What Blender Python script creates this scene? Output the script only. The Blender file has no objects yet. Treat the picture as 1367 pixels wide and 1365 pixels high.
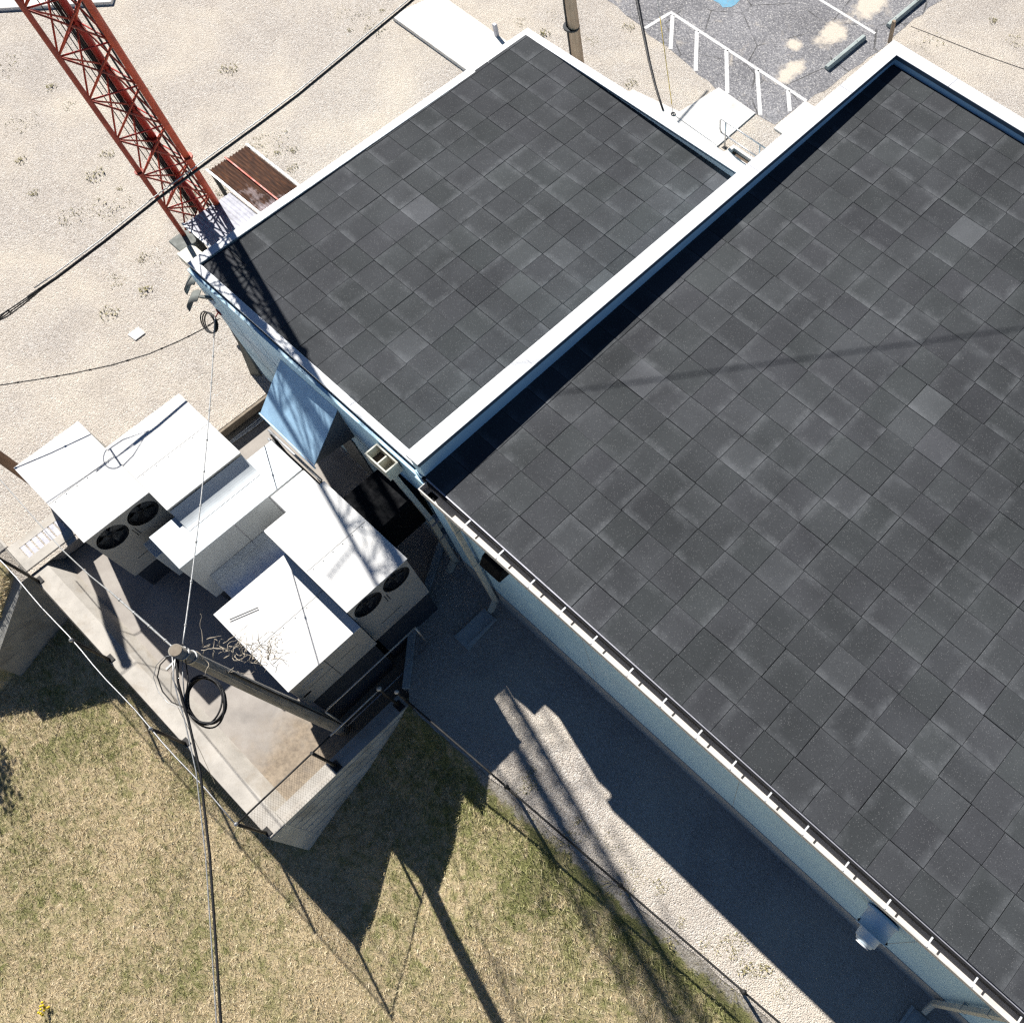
import bpy, bmesh, math, random
import numpy as np
from mathutils import Vector, Matrix

random.seed(7)
rng = np.random.default_rng(11)
sc = bpy.context.scene
COL = sc.collection
V3 = Vector

# ------------------------------------------------------------------ materials
class NT:
    """small wrapper to write node trees compactly"""
    def __init__(self, name, rough=0.8, metal=0.0, spec=0.3):
        self.m = bpy.data.materials.new(name)
        self.m.use_nodes = True
        self.t = self.m.node_tree
        self.b = self.t.nodes["Principled BSDF"]
        self.b.inputs["Roughness"].default_value = rough
        self.b.inputs["Metallic"].default_value = metal
        self.b.inputs["Specular IOR Level"].default_value = spec
        self._pos = None
    def n(self, typ, **kw):
        nd = self.t.nodes.new(typ)
        for k, v in kw.items():
            setattr(nd, k, v)
        return nd
    def l(self, a, b):
        self.t.links.new(a, b)
    def put(self, sock, v):
        if isinstance(v, bpy.types.NodeSocket):
            self.l(v, sock)
        elif isinstance(v, (tuple, list)) and len(v) == 3 and sock.type == 'RGBA':
            sock.default_value = (*v, 1)
        else:
            sock.default_value = v
    @property
    def pos(self):
        if self._pos is None:
            self._pos = self.n("ShaderNodeNewGeometry").outputs["Position"]
        return self._pos
    def scaled(self, v):
        mp = self.n("ShaderNodeMapping")
        self.l(self.pos, mp.inputs[0]); mp.inputs["Scale"].default_value = v
        return mp.outputs[0]
    def noise(self, scale, detail=3, rough=0.55, vec=None, dist=0.0):
        nd = self.n("ShaderNodeTexNoise")
        self.l(vec or self.pos, nd.inputs["Vector"])
        nd.inputs["Scale"].default_value = scale
        nd.inputs["Detail"].default_value = detail
        nd.inputs["Roughness"].default_value = rough
        nd.inputs["Distortion"].default_value = dist
        return nd.outputs["Fac"]
    def voro(self, scale, feature='F1', vec=None):
        nd = self.n("ShaderNodeTexVoronoi", feature=feature)
        self.l(vec or self.pos, nd.inputs["Vector"])
        nd.inputs["Scale"].default_value = scale
        return nd
    def ramp(self, fac, stops, interp='LINEAR'):
        nd = self.n("ShaderNodeValToRGB")
        nd.color_ramp.interpolation = interp
        e = nd.color_ramp.elements
        while len(e) < len(stops):
            e.new(0.5)
        for i, (p, c) in enumerate(stops):
            e[i].position = p
            e[i].color = (*c, 1) if isinstance(c, (tuple, list)) else (c, c, c, 1)
        self.put(nd.inputs[0], fac)
        return nd.outputs[0]
    def math(self, op, a, b=0.0, c=0.0, clamp=False):
        nd = self.n("ShaderNodeMath", operation=op, use_clamp=clamp)
        self.put(nd.inputs[0], a); self.put(nd.inputs[1], b); self.put(nd.inputs[2], c)
        return nd.outputs[0]
    def mix(self, fac, a, b, mode='MIX'):
        nd = self.n("ShaderNodeMix", data_type='RGBA', blend_type=mode)
        self.put(nd.inputs[0], fac); self.put(nd.inputs[6], a); self.put(nd.inputs[7], b)
        return nd.outputs[2]
    def bump(self, h, strength=0.5, dist=0.01):
        nd = self.n("ShaderNodeBump")
        nd.inputs["Strength"].default_value = strength
        nd.inputs["Distance"].default_value = dist
        self.l(h, nd.inputs["Height"])
        self.l(nd.outputs[0], self.b.inputs["Normal"])
    def attr(self, name):
        return self.n("ShaderNodeAttribute", attribute_name=name)
    def col(self, c):
        self.put(self.b.inputs["Base Color"], c)
    def rough(self, r):
        self.put(self.b.inputs["Roughness"], r)

def worn(name, base, var=0.18, scale=3.0, rough=0.6, metal=0.0, dirt=None, dirt_amt=0.25, spec=0.3, bump=0.0, grain=40, stretch=(1, 1, 1), fine=.35):
    """painted / raw surface with blotchy tone variation, dirt and fine grain"""
    t = NT(name, rough, metal, spec)
    p = t.scaled(stretch)
    lo = tuple(max(0, c * (1 - var)) for c in base)
    hi = tuple(min(1, c * (1 + var)) for c in base)
    c = t.ramp(t.noise(scale, 5, 0.6, p), [(0.3, lo), (0.7, hi)])
    if dirt:
        m = t.ramp(t.noise(scale * 2.3, 6, 0.7, p), [(0.5, 0.0), (0.72, 1.0)])
        c = t.mix(t.math('MULTIPLY', m, dirt_amt), c, dirt)
    g = t.noise(grain, 2, 0.6)
    c = t.mix(fine, c, t.ramp(g, [(0.3, 0.35), (0.7, 0.65)]), 'SOFT_LIGHT')
    t.col(c)
    t.rough(t.ramp(t.noise(scale * 1.7, 3), [(0.3, max(0, rough - .12)), (0.7, min(1, rough + .12))]))
    if bump:
        t.bump(g, bump, 0.004)
    return t.m

def make_gravel(name, edge_attr=False, tint=(1, 1, 1)):
    t = NT(name, 0.95, spec=0.15)
    wv = t.n("ShaderNodeVectorMath", operation='ADD')
    nz = t.n("ShaderNodeTexNoise"); nz.inputs["Scale"].default_value = 9
    t.l(t.pos, nz.inputs["Vector"])
    sc_ = t.n("ShaderNodeVectorMath", operation='SCALE'); t.l(nz.outputs["Color"], sc_.inputs[0]); sc_.inputs["Scale"].default_value = .05
    t.l(t.pos, wv.inputs[0]); t.l(sc_.outputs[0], wv.inputs[1])
    v1 = t.voro(39, vec=wv.outputs[0]); v2 = t.voro(72, vec=wv.outputs[0])
    sep = t.n("ShaderNodeSeparateColor"); t.l(v1.outputs["Color"], sep.inputs[0])
    sep2 = t.n("ShaderNodeSeparateColor"); t.l(v2.outputs["Color"], sep2.inputs[0])
    pal = [(0.0, (.16, .14, .125)), (0.09, (.30, .265, .23)), (0.22, (.50, .43, .37)), (0.5, (.62, .555, .49)), (0.72, (.69, .64, .585)), (0.9, (.76, .71, .65)), (1.0, (.88, .86, .83))]
    pal = [(p, tuple(c[i] * tint[i] for i in range(3))) for p, c in pal]
    a = t.ramp(sep.outputs[0], pal); b = t.ramp(sep2.outputs[1], pal)
    c = t.mix(0.5, a, b)
    c = t.mix(.15, c, (.64 * tint[0], .57 * tint[1], .48 * tint[2]))
    big = t.noise(0.30, 6, 0.62, dist=.6)
    c = t.mix(t.ramp(big, [(0.42, 0.0), (0.66, .72)]), c, (.78, .69, .57), 'MIX')
    dk = t.noise(.42, 5, .6, vec=t.scaled((1, 1, 7)), dist=.5)
    c = t.mix(t.ramp(dk, [(0.55, 0.0), (0.72, .45)]), c, (.40, .36, .33), 'MIX')
    mid = t.noise(1.6, 4, 0.6)
    c = t.mix(.5, c, t.ramp(mid, [(0.3, (.41, .40, .38)), (0.7, (.61, .60, .57))]), 'SOFT_LIGHT')
    d = t.math('SUBTRACT', 1.0, t.math('MULTIPLY', v1.outputs["Distance"], 1.6))
    h = t.math('ADD', d, t.math('MULTIPLY', sep.outputs[1], .5))
    h = t.math('ADD', h, t.math('MULTIPLY', t.math('SUBTRACT', 1.0, v2.outputs["Distance"]), .45))
    t.bump(h, 1.0, 0.013)
    t.col(c)
    return t.m

def make_lawn(name, blade=False):
    t = NT(name, 0.95, spec=0.1)
    straw = [(0.0, (.43, .31, .16)), (0.35, (.68, .53, .31)), (0.7, (.82, .67, .44)), (1.0, (.93, .82, .60))]
    green = [(0.0, (.07, .10, .025)), (0.4, (.16, .20, .05)), (0.75, (.29, .31, .10)), (1.0, (.42, .41, .17))]
    f = t.noise(38, 3, .7)
    if blade:
        f = t.attr("rnd").outputs["Fac"]
    a = t.ramp(f, straw); b = t.ramp(f, green)
    n1 = t.noise(4.2, 6, .72, dist=.6); n2 = t.noise(.55, 4, .6)
    k = t.math('ADD', t.math('MULTIPLY', n1, .70), t.math('MULTIPLY', n2, .40))
    e = t.attr("edge").outputs["Fac"]                       # greener close to the fence
    k = t.math('ADD', k, t.math('MULTIPLY', e, .10))
    k = t.ramp(k, [(0.50, 0.0), (0.68, .88)])
    c = t.mix(k, a, b)
    if not blade:
        gv = t.attr("spill").outputs["Fac"]
        st_ = t.ramp(t.voro(33).outputs["Color"], [(0, (.22, .2, .18)), (.5, (.52, .47, .41)), (1, (.74, .70, .64))])
        gm_ = t.ramp(t.math('ADD', gv, t.math('MULTIPLY', t.math('SUBTRACT', t.noise(5, 5, .7), .5), 1.1)), [(.42, 0), (.6, .95)])
        c = t.mix(gm_, c, st_)
    if not blade:
        c = t.mix(.25, c, (.26, .20, .11))
        t.bump(f, .9, .03)
    t.col(c)
    return t.m

def make_paver(name):
    t = NT(name, 0.9, spec=0.25)
    uv = t.n("ShaderNodeUVMap"); uv.uv_map = "tile"
    s = t.n("ShaderNodeSeparateXYZ"); t.l(uv.outputs[0], s.inputs[0])
    at = t.attr("rnd")
    sr = t.n("ShaderNodeSeparateColor"); t.l(at.outputs["Color"], sr.inputs[0])
    r0, r1, r2 = sr.outputs[0], sr.outputs[1], sr.outputs[2]
    base = t.ramp(r0, [(0.0, (.043, .046, .0485)), (0.5, (.0475, .0505, .053)), (0.955, (.052, .0555, .058)), (0.98, (.064, .068, .071)), (1.0, (.088, .093, .097))])
    tone = t.mix(r1, (.46, .50, .49), (.52, .49, .55))
    c = t.mix(.4, base, tone, 'SOFT_LIGHT')
    # worn pale smudges hugging two of each paver's edges, ragged by noise
    ragged = t.noise(2.6, 4, .6)
    u, v = s.outputs[0], s.outputs[1]
    wob = t.math('MULTIPLY', t.math('SUBTRACT', t.noise(14, 3, .65), .5), .22)
    def edge(x, lo):
        q = t.math('ADD', x, wob)
        return t.ramp(q, [(0.0, 1.0), (.26, 0.0)]) if lo else t.ramp(q, [(.74, 0.0), (1.0, 1.0)])
    e1 = t.math('MULTIPLY', edge(v, True), t.ramp(t.math('FRACT', t.math('MULTIPLY', r2, 7.3)), [(.30, 0), (.8, 1)]))
    e2 = t.math('MULTIPLY', edge(u, False), t.ramp(t.math('FRACT', t.math('MULTIPLY', r2, 13.7)), [(.45, 0), (.9, 1)]))
    e3 = t.math('MULTIPLY', edge(v, False), t.ramp(t.math('FRACT', t.math('MULTIPLY', r2, 29.1)), [(.5, 0), (1, .8)]))
    e4 = t.math('MULTIPLY', edge(u, True), t.ramp(t.math('FRACT', t.math('MULTIPLY', r2, 41.9)), [(.5, 0), (1, .8)]))
    e = t.math('MAXIMUM', t.math('MAXIMUM', e1, e2), t.math('MAXIMUM', e3, e4))
    e = t.math('MULTIPLY', e, t.ramp(ragged, [(.36, 0), (.58, 1)]))
    c = t.mix(t.math('MULTIPLY', e, .48), c, (.16, .168, .176))
    # cloudy wear across neighbouring pavers
    cl = t.noise(.8, 5, .6, dist=.3)
    c = t.mix(.8, c, t.ramp(cl, [(.3, .40), (.7, .68)]), 'SOFT_LIGHT')
    bg_ = t.noise(.22, 4, .55, dist=.4)
    c = t.mix(.85, c, t.ramp(bg_, [(.36, .44), (.66, .64)]), 'SOFT_LIGHT')
    # pale rubber granules
    v1 = t.voro(80); q = t.n("ShaderNodeSeparateColor"); t.l(v1.outputs["Color"], q.inputs[0])
    fleck = t.math('MULTIPLY', t.math('GREATER_THAN', q.outputs[0], .94), t.math('LESS_THAN', v1.outputs["Distance"], .42))
    c = t.mix(t.math('MULTIPLY', fleck, .55), c, (.26, .26, .255))
    gr = t.noise(95, 2, .7)
    c = t.mix(.8, c, t.ramp(gr, [(.3, .30), (.7, .70)]), 'SOFT_LIGHT')
    t.col(c)
    t.bump(gr, .5, .006)
    return t.m

def make_asphalt(name):
    t = NT(name, .92, spec=.2)
    v = t.voro(34); q = t.n("ShaderNodeSeparateColor"); t.l(v.outputs["Color"], q.inputs[0])
    c = t.ramp(q.outputs[0], [(0, (.15, .148, .155)), (.5, (.25, .245, .255)), (.85, (.34, .33, .335)), (1, (.55, .53, .5))])
    n2 = t.noise(.5, 4, .6, dist=.5)
    c = t.mix(.8, c, t.ramp(n2, [(.3, .36), (.7, .64)]), 'SOFT_LIGHT')
    n = t.noise(1.3, 6, .7, dist=.6)
    m = t.ramp(n, [(.58, 0), (.72, .5)])
    # sandy wash-outs around the wheel stops
    for cx, cy, rx, ry in ((-6.45, 18.55, .45, .75), (-6.35, 16.4, .32, .65), (-6.4, 20.4, .5, 1.0), (-7.0, 17.4, .3, .3)):
        sb = t.n("ShaderNodeVectorMath", operation='SUBTRACT'); t.l(t.pos, sb.inputs[0]); sb.inputs[1].default_value = (cx, cy, 0)
        dv = t.n("ShaderNodeVectorMath", operation='MULTIPLY'); t.l(sb.outputs[0], dv.inputs[0]); dv.inputs[1].default_value = (1 / rx, 1 / ry, 0)
        ln = t.n("ShaderNodeVectorMath", operation='LENGTH'); t.l(dv.outputs[0], ln.inputs[0])
        dd = t.math('ADD', ln.outputs["Value"], t.math('MULTIPLY', t.math('SUBTRACT', t.noise(2.6, 6, .7), .5), 2.0))
        m = t.math('MAXIMUM', m, t.ramp(dd, [(.55, .95), (1.0, 0)]))
    ck = t.voro(.55, 'DISTANCE_TO_EDGE', vec=t.scaled((1, 1, 0)))
    cr = t.math('MULTIPLY', t.math('LESS_THAN', t.math('ADD', ck.outputs["Distance"], t.math('MULTIPLY', t.math('SUBTRACT', t.noise(5, 5, .7), .5), .03)), .009), t.ramp(t.noise(.9, 2), [(.42, 0), (.55, .8)]))
    c = t.mix(cr, c, (.07, .068, .065))
    oil = t.ramp(t.noise(1.9, 3, .5, dist=.3), [(.64, 0), (.74, .5)])
    c = t.mix(oil, c, (.12, .12, .125))
    c = t.mix(m, c, t.ramp(t.noise(26, 3, .7), [(.3, (.60, .52, .42)), (.7, (.78, .70, .59))]))
    t.col(c); t.bump(q.outputs[1], .5, .008)
    return t.m

def make_concrete(name, base, stain=(.22, .17, .11), stain_amt=.5, stain_scale=.9, rough=.9):
    t = NT(name, rough, spec=.2)
    n = t.noise(2.2, 6, .65)
    c = t.ramp(n, [(.3, tuple(x * .82 for x in base)), (.7, tuple(min(.95, x * 1.14) for x in base))])
    s = t.ramp(t.noise(stain_scale, 6, .62, dist=.8), [(.50, 0), (.70, 1)])
    c = t.mix(t.math('MULTIPLY', s, stain_amt), c, stain)
    g = t.noise(55, 3, .7)
    c = t.mix(.6, c, t.ramp(g, [(.3, .36), (.7, .64)]), 'SOFT_LIGHT')
    v = t.voro(26); q = t.n("ShaderNodeSeparateColor"); t.l(v.outputs["Color"], q.inputs[0])
    spot = t.math('MULTIPLY', t.math('GREATER_THAN', q.outputs[0], .96), t.math('LESS_THAN', v.outputs["Distance"], .35))
    c = t.mix(t.math('MULTIPLY', spot, .2), c, tuple(x * .4 for x in base))
    t.col(c); t.bump(g, .4, .004)
    return t.m

def make_slab(name):
    """yard slab: pale concrete, dirt deposit at its low east end and a soft grey drift"""
    t = NT(name, .92, spec=.15)
    n = t.noise(1.7, 6, .65)
    c = t.ramp(n, [(.3, (.36, .325, .29)), (.7, (.48, .44, .395))])
    sx = t.n("ShaderNodeSeparateXYZ"); t.l(t.pos, sx.inputs[0])
    gx = t.math('ADD', sx.outputs[0], t.math('MULTIPLY', t.math('SUBTRACT', t.noise(1.3, 5, .7), .5), 2.2))
    dirt = t.ramp(t.math('MULTIPLY_ADD', gx, .4, 1.32), [(.25, 0), (.72, 1)])
    c = t.mix(t.math('MULTIPLY', dirt, .75), c, t.ramp(t.noise(9, 5, .75), [(.3, (.15, .11, .07)), (.7, (.44, .34, .23))]))
    grey = t.ramp(t.noise(.8, 4, .5, dist=1.2), [(.54, 0), (.68, .6)])
    c = t.mix(grey, c, (.27, .25, .23))
    g = t.noise(60, 3, .7)
    c = t.mix(.6, c, t.ramp(g, [(.3, .36), (.7, .64)]), 'SOFT_LIGHT')
    t.col(c); t.bump(g, .4, .004)
    return t.m

def make_rust(name):
    t = NT(name, .85, .2, .3)
    p = t.scaled((.5, 3.5, 1))
    n = t.noise(6, 6, .7, p)
    c = t.ramp(n, [(.25, (.018, .009, .006)), (.5, (.05, .021, .011)), (.66, (.12, .05, .022)), (.82, (.27, .15, .09))])
    sx = t.n("ShaderNodeSeparateXYZ"); t.l(t.pos, sx.inputs[0])
    k = t.math('ADD', t.math('MULTIPLY_ADD', sx.outputs[0], .42, 5.62), t.math('MULTIPLY', t.math('SUBTRACT', t.noise(2.2, 6, .7), .5), 1.6))
    k = t.math('ADD', k, t.math('MULTIPLY', sx.outputs[1], -.25))
    c = t.mix(t.ramp(k, [(.35, 0), (.75, .95)]), c, t.ramp(t.noise(7, 4), [(.3, (.38, .30, .30)), (.7, (.58, .52, .54))]))
    t.col(c)
    return t.m

M = {}
M['gravel'] = make_gravel('gravel')
M['lawn'] = make_lawn('lawn_soil'); M['blade'] = make_lawn('grass_blade', True)
M['paver'] = make_paver('rubber_paver')
M['membrane'] = worn('roof_membrane', (.02, .02, .022), rough=.9)
M['asphalt'] = make_asphalt('asphalt')
M['road_paint'] = worn('road_paint', (.74, .73, .71), .08, 6, .8, dirt=(.32, .31, .31), dirt_amt=.8)
M['blue_paint'] = worn('blue_paint', (.17, .40, .55), .15, 5, .8, dirt=(.3, .3, .31), dirt_amt=.9)
M['concrete'] = make_concrete('pale_concrete', (.80, .775, .73), stain_amt=.15)
M['concrete_curb'] = make_concrete('curb_concrete', (.56, .52, .46), (.30, .22, .13), .35, 1.6)
M['concrete_old'] = make_concrete('formed_concrete', (.60, .62, .59), (.26, .25, .21), .6, 1.3)
M['slab'] = make_slab('yard_slab')
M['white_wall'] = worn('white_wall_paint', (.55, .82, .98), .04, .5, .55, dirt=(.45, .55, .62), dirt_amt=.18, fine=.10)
M['base_wall'] = worn('grey_base_course', (.42, .43, .42), .1, 1.2, .85, dirt=(.2, .2, .19), dirt_amt=.3)
M['white_metal'] = worn('white_coping_metal', (.82, .83, .83), .03, 1.1, .42, spec=.4, dirt=(.55, .54, .52), dirt_amt=.12)
M['coping_edge'] = worn('slate_drip_edge', (.10, .15, .19), .1, 2, .5)
M['tan_metal'] = worn('tan_painted_steel', (.66, .64, .53), .06, 1.4, .5, dirt=(.28, .25, .18), dirt_amt=.3)
M['ac_white'] = worn('unit_top_paint', (.80, .79, .76), .05, .9, .45, spec=.4, dirt=(.50, .42, .32), dirt_amt=.22)
M['ac_tan'] = worn('unit_side_paint', (.50, .48, .43), .06, 1.2, .5, dirt=(.2, .18, .14), dirt_amt=.25)
M['galv'] = worn('galvanised_sheet', (.40, .40, .44), .14, 4, .5, .3, dirt=(.4, .4, .4), dirt_amt=.3)
M['duct'] = worn('duct_sheet', (.60, .64, .66), .08, 1.3, .5, .15, dirt=(.42, .44, .44), dirt_amt=.2)
M['black'] = worn('black_plastic', (.006, .0065, .008), .2, 6, .7, spec=.08)
M['dark_metal'] = worn('dark_metal', (.035, .037, .04), .25, 6, .5, .3)
M['cable'] = worn('black_cable_jacket', (.016, .016, .017), .3, 9, .55)
M['steel_wire'] = worn('galvanised_strand', (.42, .42, .41), .25, 12, .5, .6)
M['pipe'] = worn('galvanised_pipe', (.50, .50, .50), .2, 7, .45, .7)
M['fence_wire'] = worn('weathered_fence_wire', (.10, .09, .08), .3, 9, .6, .5)
M['dark_pipe'] = worn('weathered_fence_pipe', (.05, .048, .046), .3, 6, .55, .4)
M['red'] = worn('oxide_red_paint', (.62, .095, .042), .22, 2.2, .55, dirt=(.20, .03, .02), dirt_amt=.6, spec=.35)
M['red_dark'] = worn('dark_red_paint', (.42, .030, .018), .22, 2.2, .5, dirt=(.12, .01, .008), dirt_amt=.5, spec=.35)
M['red_brown'] = worn('brown_red_paint', (.40, .075, .045), .2, 2.2, .6, dirt=(.12, .03, .02), dirt_amt=.5)
M['wood'] = worn('weathered_pole_wood', (.36, .33, .28), .25, 2.2, .9, dirt=(.10, .09, .075), dirt_amt=.7, stretch=(6, 6, .6), bump=.8, grain=60)
M['brown_wood'] = worn('brown_post_wood', (.22, .135, .09), .2, 3, .9, dirt=(.12, .07, .04), dirt_amt=.5, stretch=(6, 6, .6))
M['tan_wood'] = worn('tan_pole_wood', (.42, .32, .23), .2, 3, .9, dirt=(.2, .14, .09), dirt_amt=.5, stretch=(6, 6, .6))
M['timber'] = worn('grey_timber', (.30, .25, .19), .2, 3, .9, dirt=(.14, .1, .07), dirt_amt=.5)
M['twig'] = worn('dry_twig', (.50, .43, .33), .25, 9, .9)
M['rust'] = make_rust('rusty_corrugated_sheet')
M['canopy'] = worn('pale_blue_canopy_paint', (.44, .68, .90), .14, 2.0, .5, dirt=(.26, .42, .60), dirt_amt=.5, spec=.4)
M['canopy_side'] = worn('canopy_side_panel', (.16, .17, .17), .1, 2, .7)
M['pedestal_and_shadow'] = worn('pedestal_and_shadow_grey', (.17, .18, .165), .15, 6, .7)  # pedestal grey, also used for the hoods and board that stand in for shadows
M['yellow'] = worn('yellow_guard', (.70, .50, .06), .12, 5, .5)
M['weed'] = worn('dry_weed', (.36, .32, .15), .4, 14, .9, dirt=(.60, .50, .31), dirt_amt=.9)
M['leaf'] = worn('tree_leaf', (.045, .075, .02), .4, 12, .8)
M['bark'] = worn('tree_bark', (.12, .09, .06), .3, 8, .9)
M['flower'] = worn('yellow_flower', (.75, .55, .03), .2, 20, .8)
M['pit'] = worn('brown_pit_wall', (.16, .12, .09), .2, 4, .9)
M['red_clamp'] = worn('red_clamp', (.35, .03, .03), .2, 9, .6)
M['blade_metal'] = worn('fan_blade_metal', (.10, .11, .12), .3, 6, .45, .4)
M['plinth'] = worn('dark_blue_plinth', (.05, .06, .075), .15, 3, .7)
M['vent_paint'] = worn('vent_paint', (.80, .92, 1.0), .05, 2, .5)
M['gutter_paint'] = worn('cream_gutter_paint', (.76, .72, .66), .06, 1.2, .6, dirt=(.40, .34, .26), dirt_amt=.35)
M['bright_galv'] = worn('bright_galvanised_sheet', (.66, .72, .80), .1, 3, .34, .85, dirt=(.5, .54, .6), dirt_amt=.3)
M['wire_grey'] = worn('dusty_grey_wire', (.30, .27, .24), .2, 8, .9)
M['concrete_dark'] = make_concrete('weathered_dark_concrete', (.36, .35, .32), (.14, .12, .10), .6, 1.3)
M['seam_grey'] = worn('seam_sealant', (.50, .49, .46), .1, 8, .7)
M['label_pale'] = worn('pale_decal', (.62, .62, .60), .1, 20, .5)

# ------------------------------------------------------------------ mesh helpers
SPLIT = {'panel_joint', 'coping_joint', 'panel_seam', 'band', 'parapet', 'edge_trim', 'rail', 'drip_edge', 'wall'}
class MB:
    def __init__(self):
        self.v, self.f, self.sm = [], [], []
    def add(self, vs, fs, smooth=False):
        o = len(self.v)
        self.v += [tuple(p) for p in vs]
        self.f += [tuple(i + o for i in f) for f in fs]
        self.sm += [smooth] * len(fs)
        return self
    def box(self, x0, x1, y0, y1, z0, z1):
        vs = [(x, y, z) for z in (z0, z1) for y in (y0, y1) for x in (x0, x1)]
        return self.add(vs, [(0, 2, 3, 1), (4, 5, 7, 6), (0, 1, 5, 4), (2, 6, 7, 3), (0, 4, 6, 2), (1, 3, 7, 5)])
    def beam(self, p, q, w, h, up=(0, 0, 1)):
        p, q = V3(p), V3(q); d = (q - p).normalized(); u = V3(up)
        s = d.cross(u)
        if s.length < 1e-4: s = d.cross(V3((1, 0, 0)))
        s.normalize(); u = s.cross(d)
        vs = [e + s * a * w / 2 + u * b * h / 2 for e in (p, q) for a, b in ((-1, -1), (1, -1), (1, 1), (-1, 1))]
        return self.add(vs, [(3, 2, 1, 0), (4, 5, 6, 7), (0, 1, 5, 4), (1, 2, 6, 5), (2, 3, 7, 6), (3, 0, 4, 7)])
    def tube(self, pts, r, seg=8, cap=True, closed=False):
        pts = [V3(p) for p in pts]; n = len(pts)
        rs = r if isinstance(r, (list, tuple)) else [r] * n
        o = []; prev = None
        for i, p in enumerate(pts):
            if closed: d = pts[(i + 1) % n] - pts[i - 1]
            else: d = pts[min(i + 1, n - 1)] - pts[max(i - 1, 0)]
            d.normalize()
            if prev is None:
                a = d.cross(V3((0, 0, 1)))
                if a.length < .05: a = d.cross(V3((0, 1, 0)))
            else:
                a = prev - d * prev.dot(d)
            a.normalize(); prev = a.copy(); b = d.cross(a)
            o += [p + (a * math.cos(t) + b * math.sin(t)) * rs[i] for t in [2 * math.pi * k / seg for k in range(seg)]]
        fs = []
        for i in range(n if closed else n - 1):
            j = (i + 1) % n
            for k in range(seg):
                l = (k + 1) % seg
                fs.append((i * seg + k, i * seg + l, j * seg + l, j * seg + k))
        base = len(self.v)
        self.add(o, fs, seg > 4)
        if cap and not closed:
            self.f += [tuple(base + k for k in range(seg))[::-1], tuple(base + (n - 1) * seg + k for k in range(seg))]
            self.sm += [False, False]
        return self
    def prism(self, poly, z0, z1):
        n = len(poly)
        vs = [(x, y, z0) for x, y in poly] + [(x, y, z1) for x, y in poly]
        return self.add(vs, [tuple(range(n))[::-1], tuple(range(n, 2 * n))] + [(i, (i + 1) % n, n + (i + 1) % n, n + i) for i in range(n)])
    def extrude(self, prof, axis, a, b):
        """profile of (p,q) swept along axis 'x' or 'y' from a to b"""
        n = len(prof)
        f = (lambda t, p, q: (t, p, q)) if axis == 'x' else (lambda t, p, q: (p, t, q))
        vs = [f(a, p, q) for p, q in prof] + [f(b, p, q) for p, q in prof]
        return self.add(vs, [tuple(range(n)), tuple(range(n, 2 * n))[::-1]] + [(i, n + i, n + (i + 1) % n, (i + 1) % n) for i in range(n)])
    def lathe(self, prof, c, axis, seg=28):
        """profile (dist_along_axis, radius) about axis vector from c"""
        ax = V3(axis).normalized(); a = ax.cross(V3((0, 0, 1)))
        if a.length < .1: a = ax.cross(V3((1, 0, 0)))
        a.normalize(); b = ax.cross(a); c = V3(c)
        vs = [c + ax * d + (a * math.cos(t) + b * math.sin(t)) * r for d, r in prof for t in [2 * math.pi * k / seg for k in range(seg)]]
        fs = [(i * seg + k, i * seg + (k + 1) % seg, (i + 1) * seg + (k + 1) % seg, (i + 1) * seg + k) for i in range(len(prof) - 1) for k in range(seg)]
        return self.add(vs, fs, True)
    def quad(self, a, b, c, d):
        return self.add([a, b, c, d], [(0, 1, 2, 3)])
    def comps(self):
        par = list(range(len(self.v)))
        def find(a):
            while par[a] != a:
                par[a] = par[par[a]]; a = par[a]
            return a
        for f in self.f:
            for q_ in f[1:]: par[find(q_)] = find(f[0])
        out = {}
        for f, sm in zip(self.f, self.sm):
            m = out.setdefault(find(f[0]), (MB(), {}))
            ids = []
            for q_ in f:
                if q_ not in m[1]:
                    m[1][q_] = len(m[0].v); m[0].v.append(self.v[q_])
                ids.append(m[1][q_])
            m[0].f.append(tuple(ids)); m[0].sm.append(sm)
        return [m for m, _ in out.values()]
    def build(self, name, mat, parent=None, origin=None, bevel=0, fix=True):
        if name in SPLIT:
            cs = self.comps()
            if len(cs) > 1:
                for c in cs[1:]: c.build(name, mat, parent, origin, bevel, fix)
                return cs[0].build(name, mat, parent, origin, bevel, fix)
        o = V3(origin if origin is not None else ((0, 0, 0) if parent is None else parent.matrix_world.translation))
        me = bpy.data.meshes.new(name)
        me.from_pydata([(x - o.x, y - o.y, z - o.z) for x, y, z in self.v], [], self.f)
        me.polygons.foreach_set('use_smooth', self.sm)
        if fix:
            bm = bmesh.new(); bm.from_mesh(me)
            bmesh.ops.recalc_face_normals(bm, faces=bm.faces)
            bm.to_mesh(me); bm.free()
        me.materials.append(mat)
        ob = bpy.data.objects.new(name, me); COL.objects.link(ob)
        if parent is not None:
            ob.parent = parent
        else:
            ob.location = o
        if bevel:
            md = ob.modifiers.new('bevel', 'BEVEL'); md.width = bevel; md.segments = 2; md.limit_method = 'ANGLE'
        return ob

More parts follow.
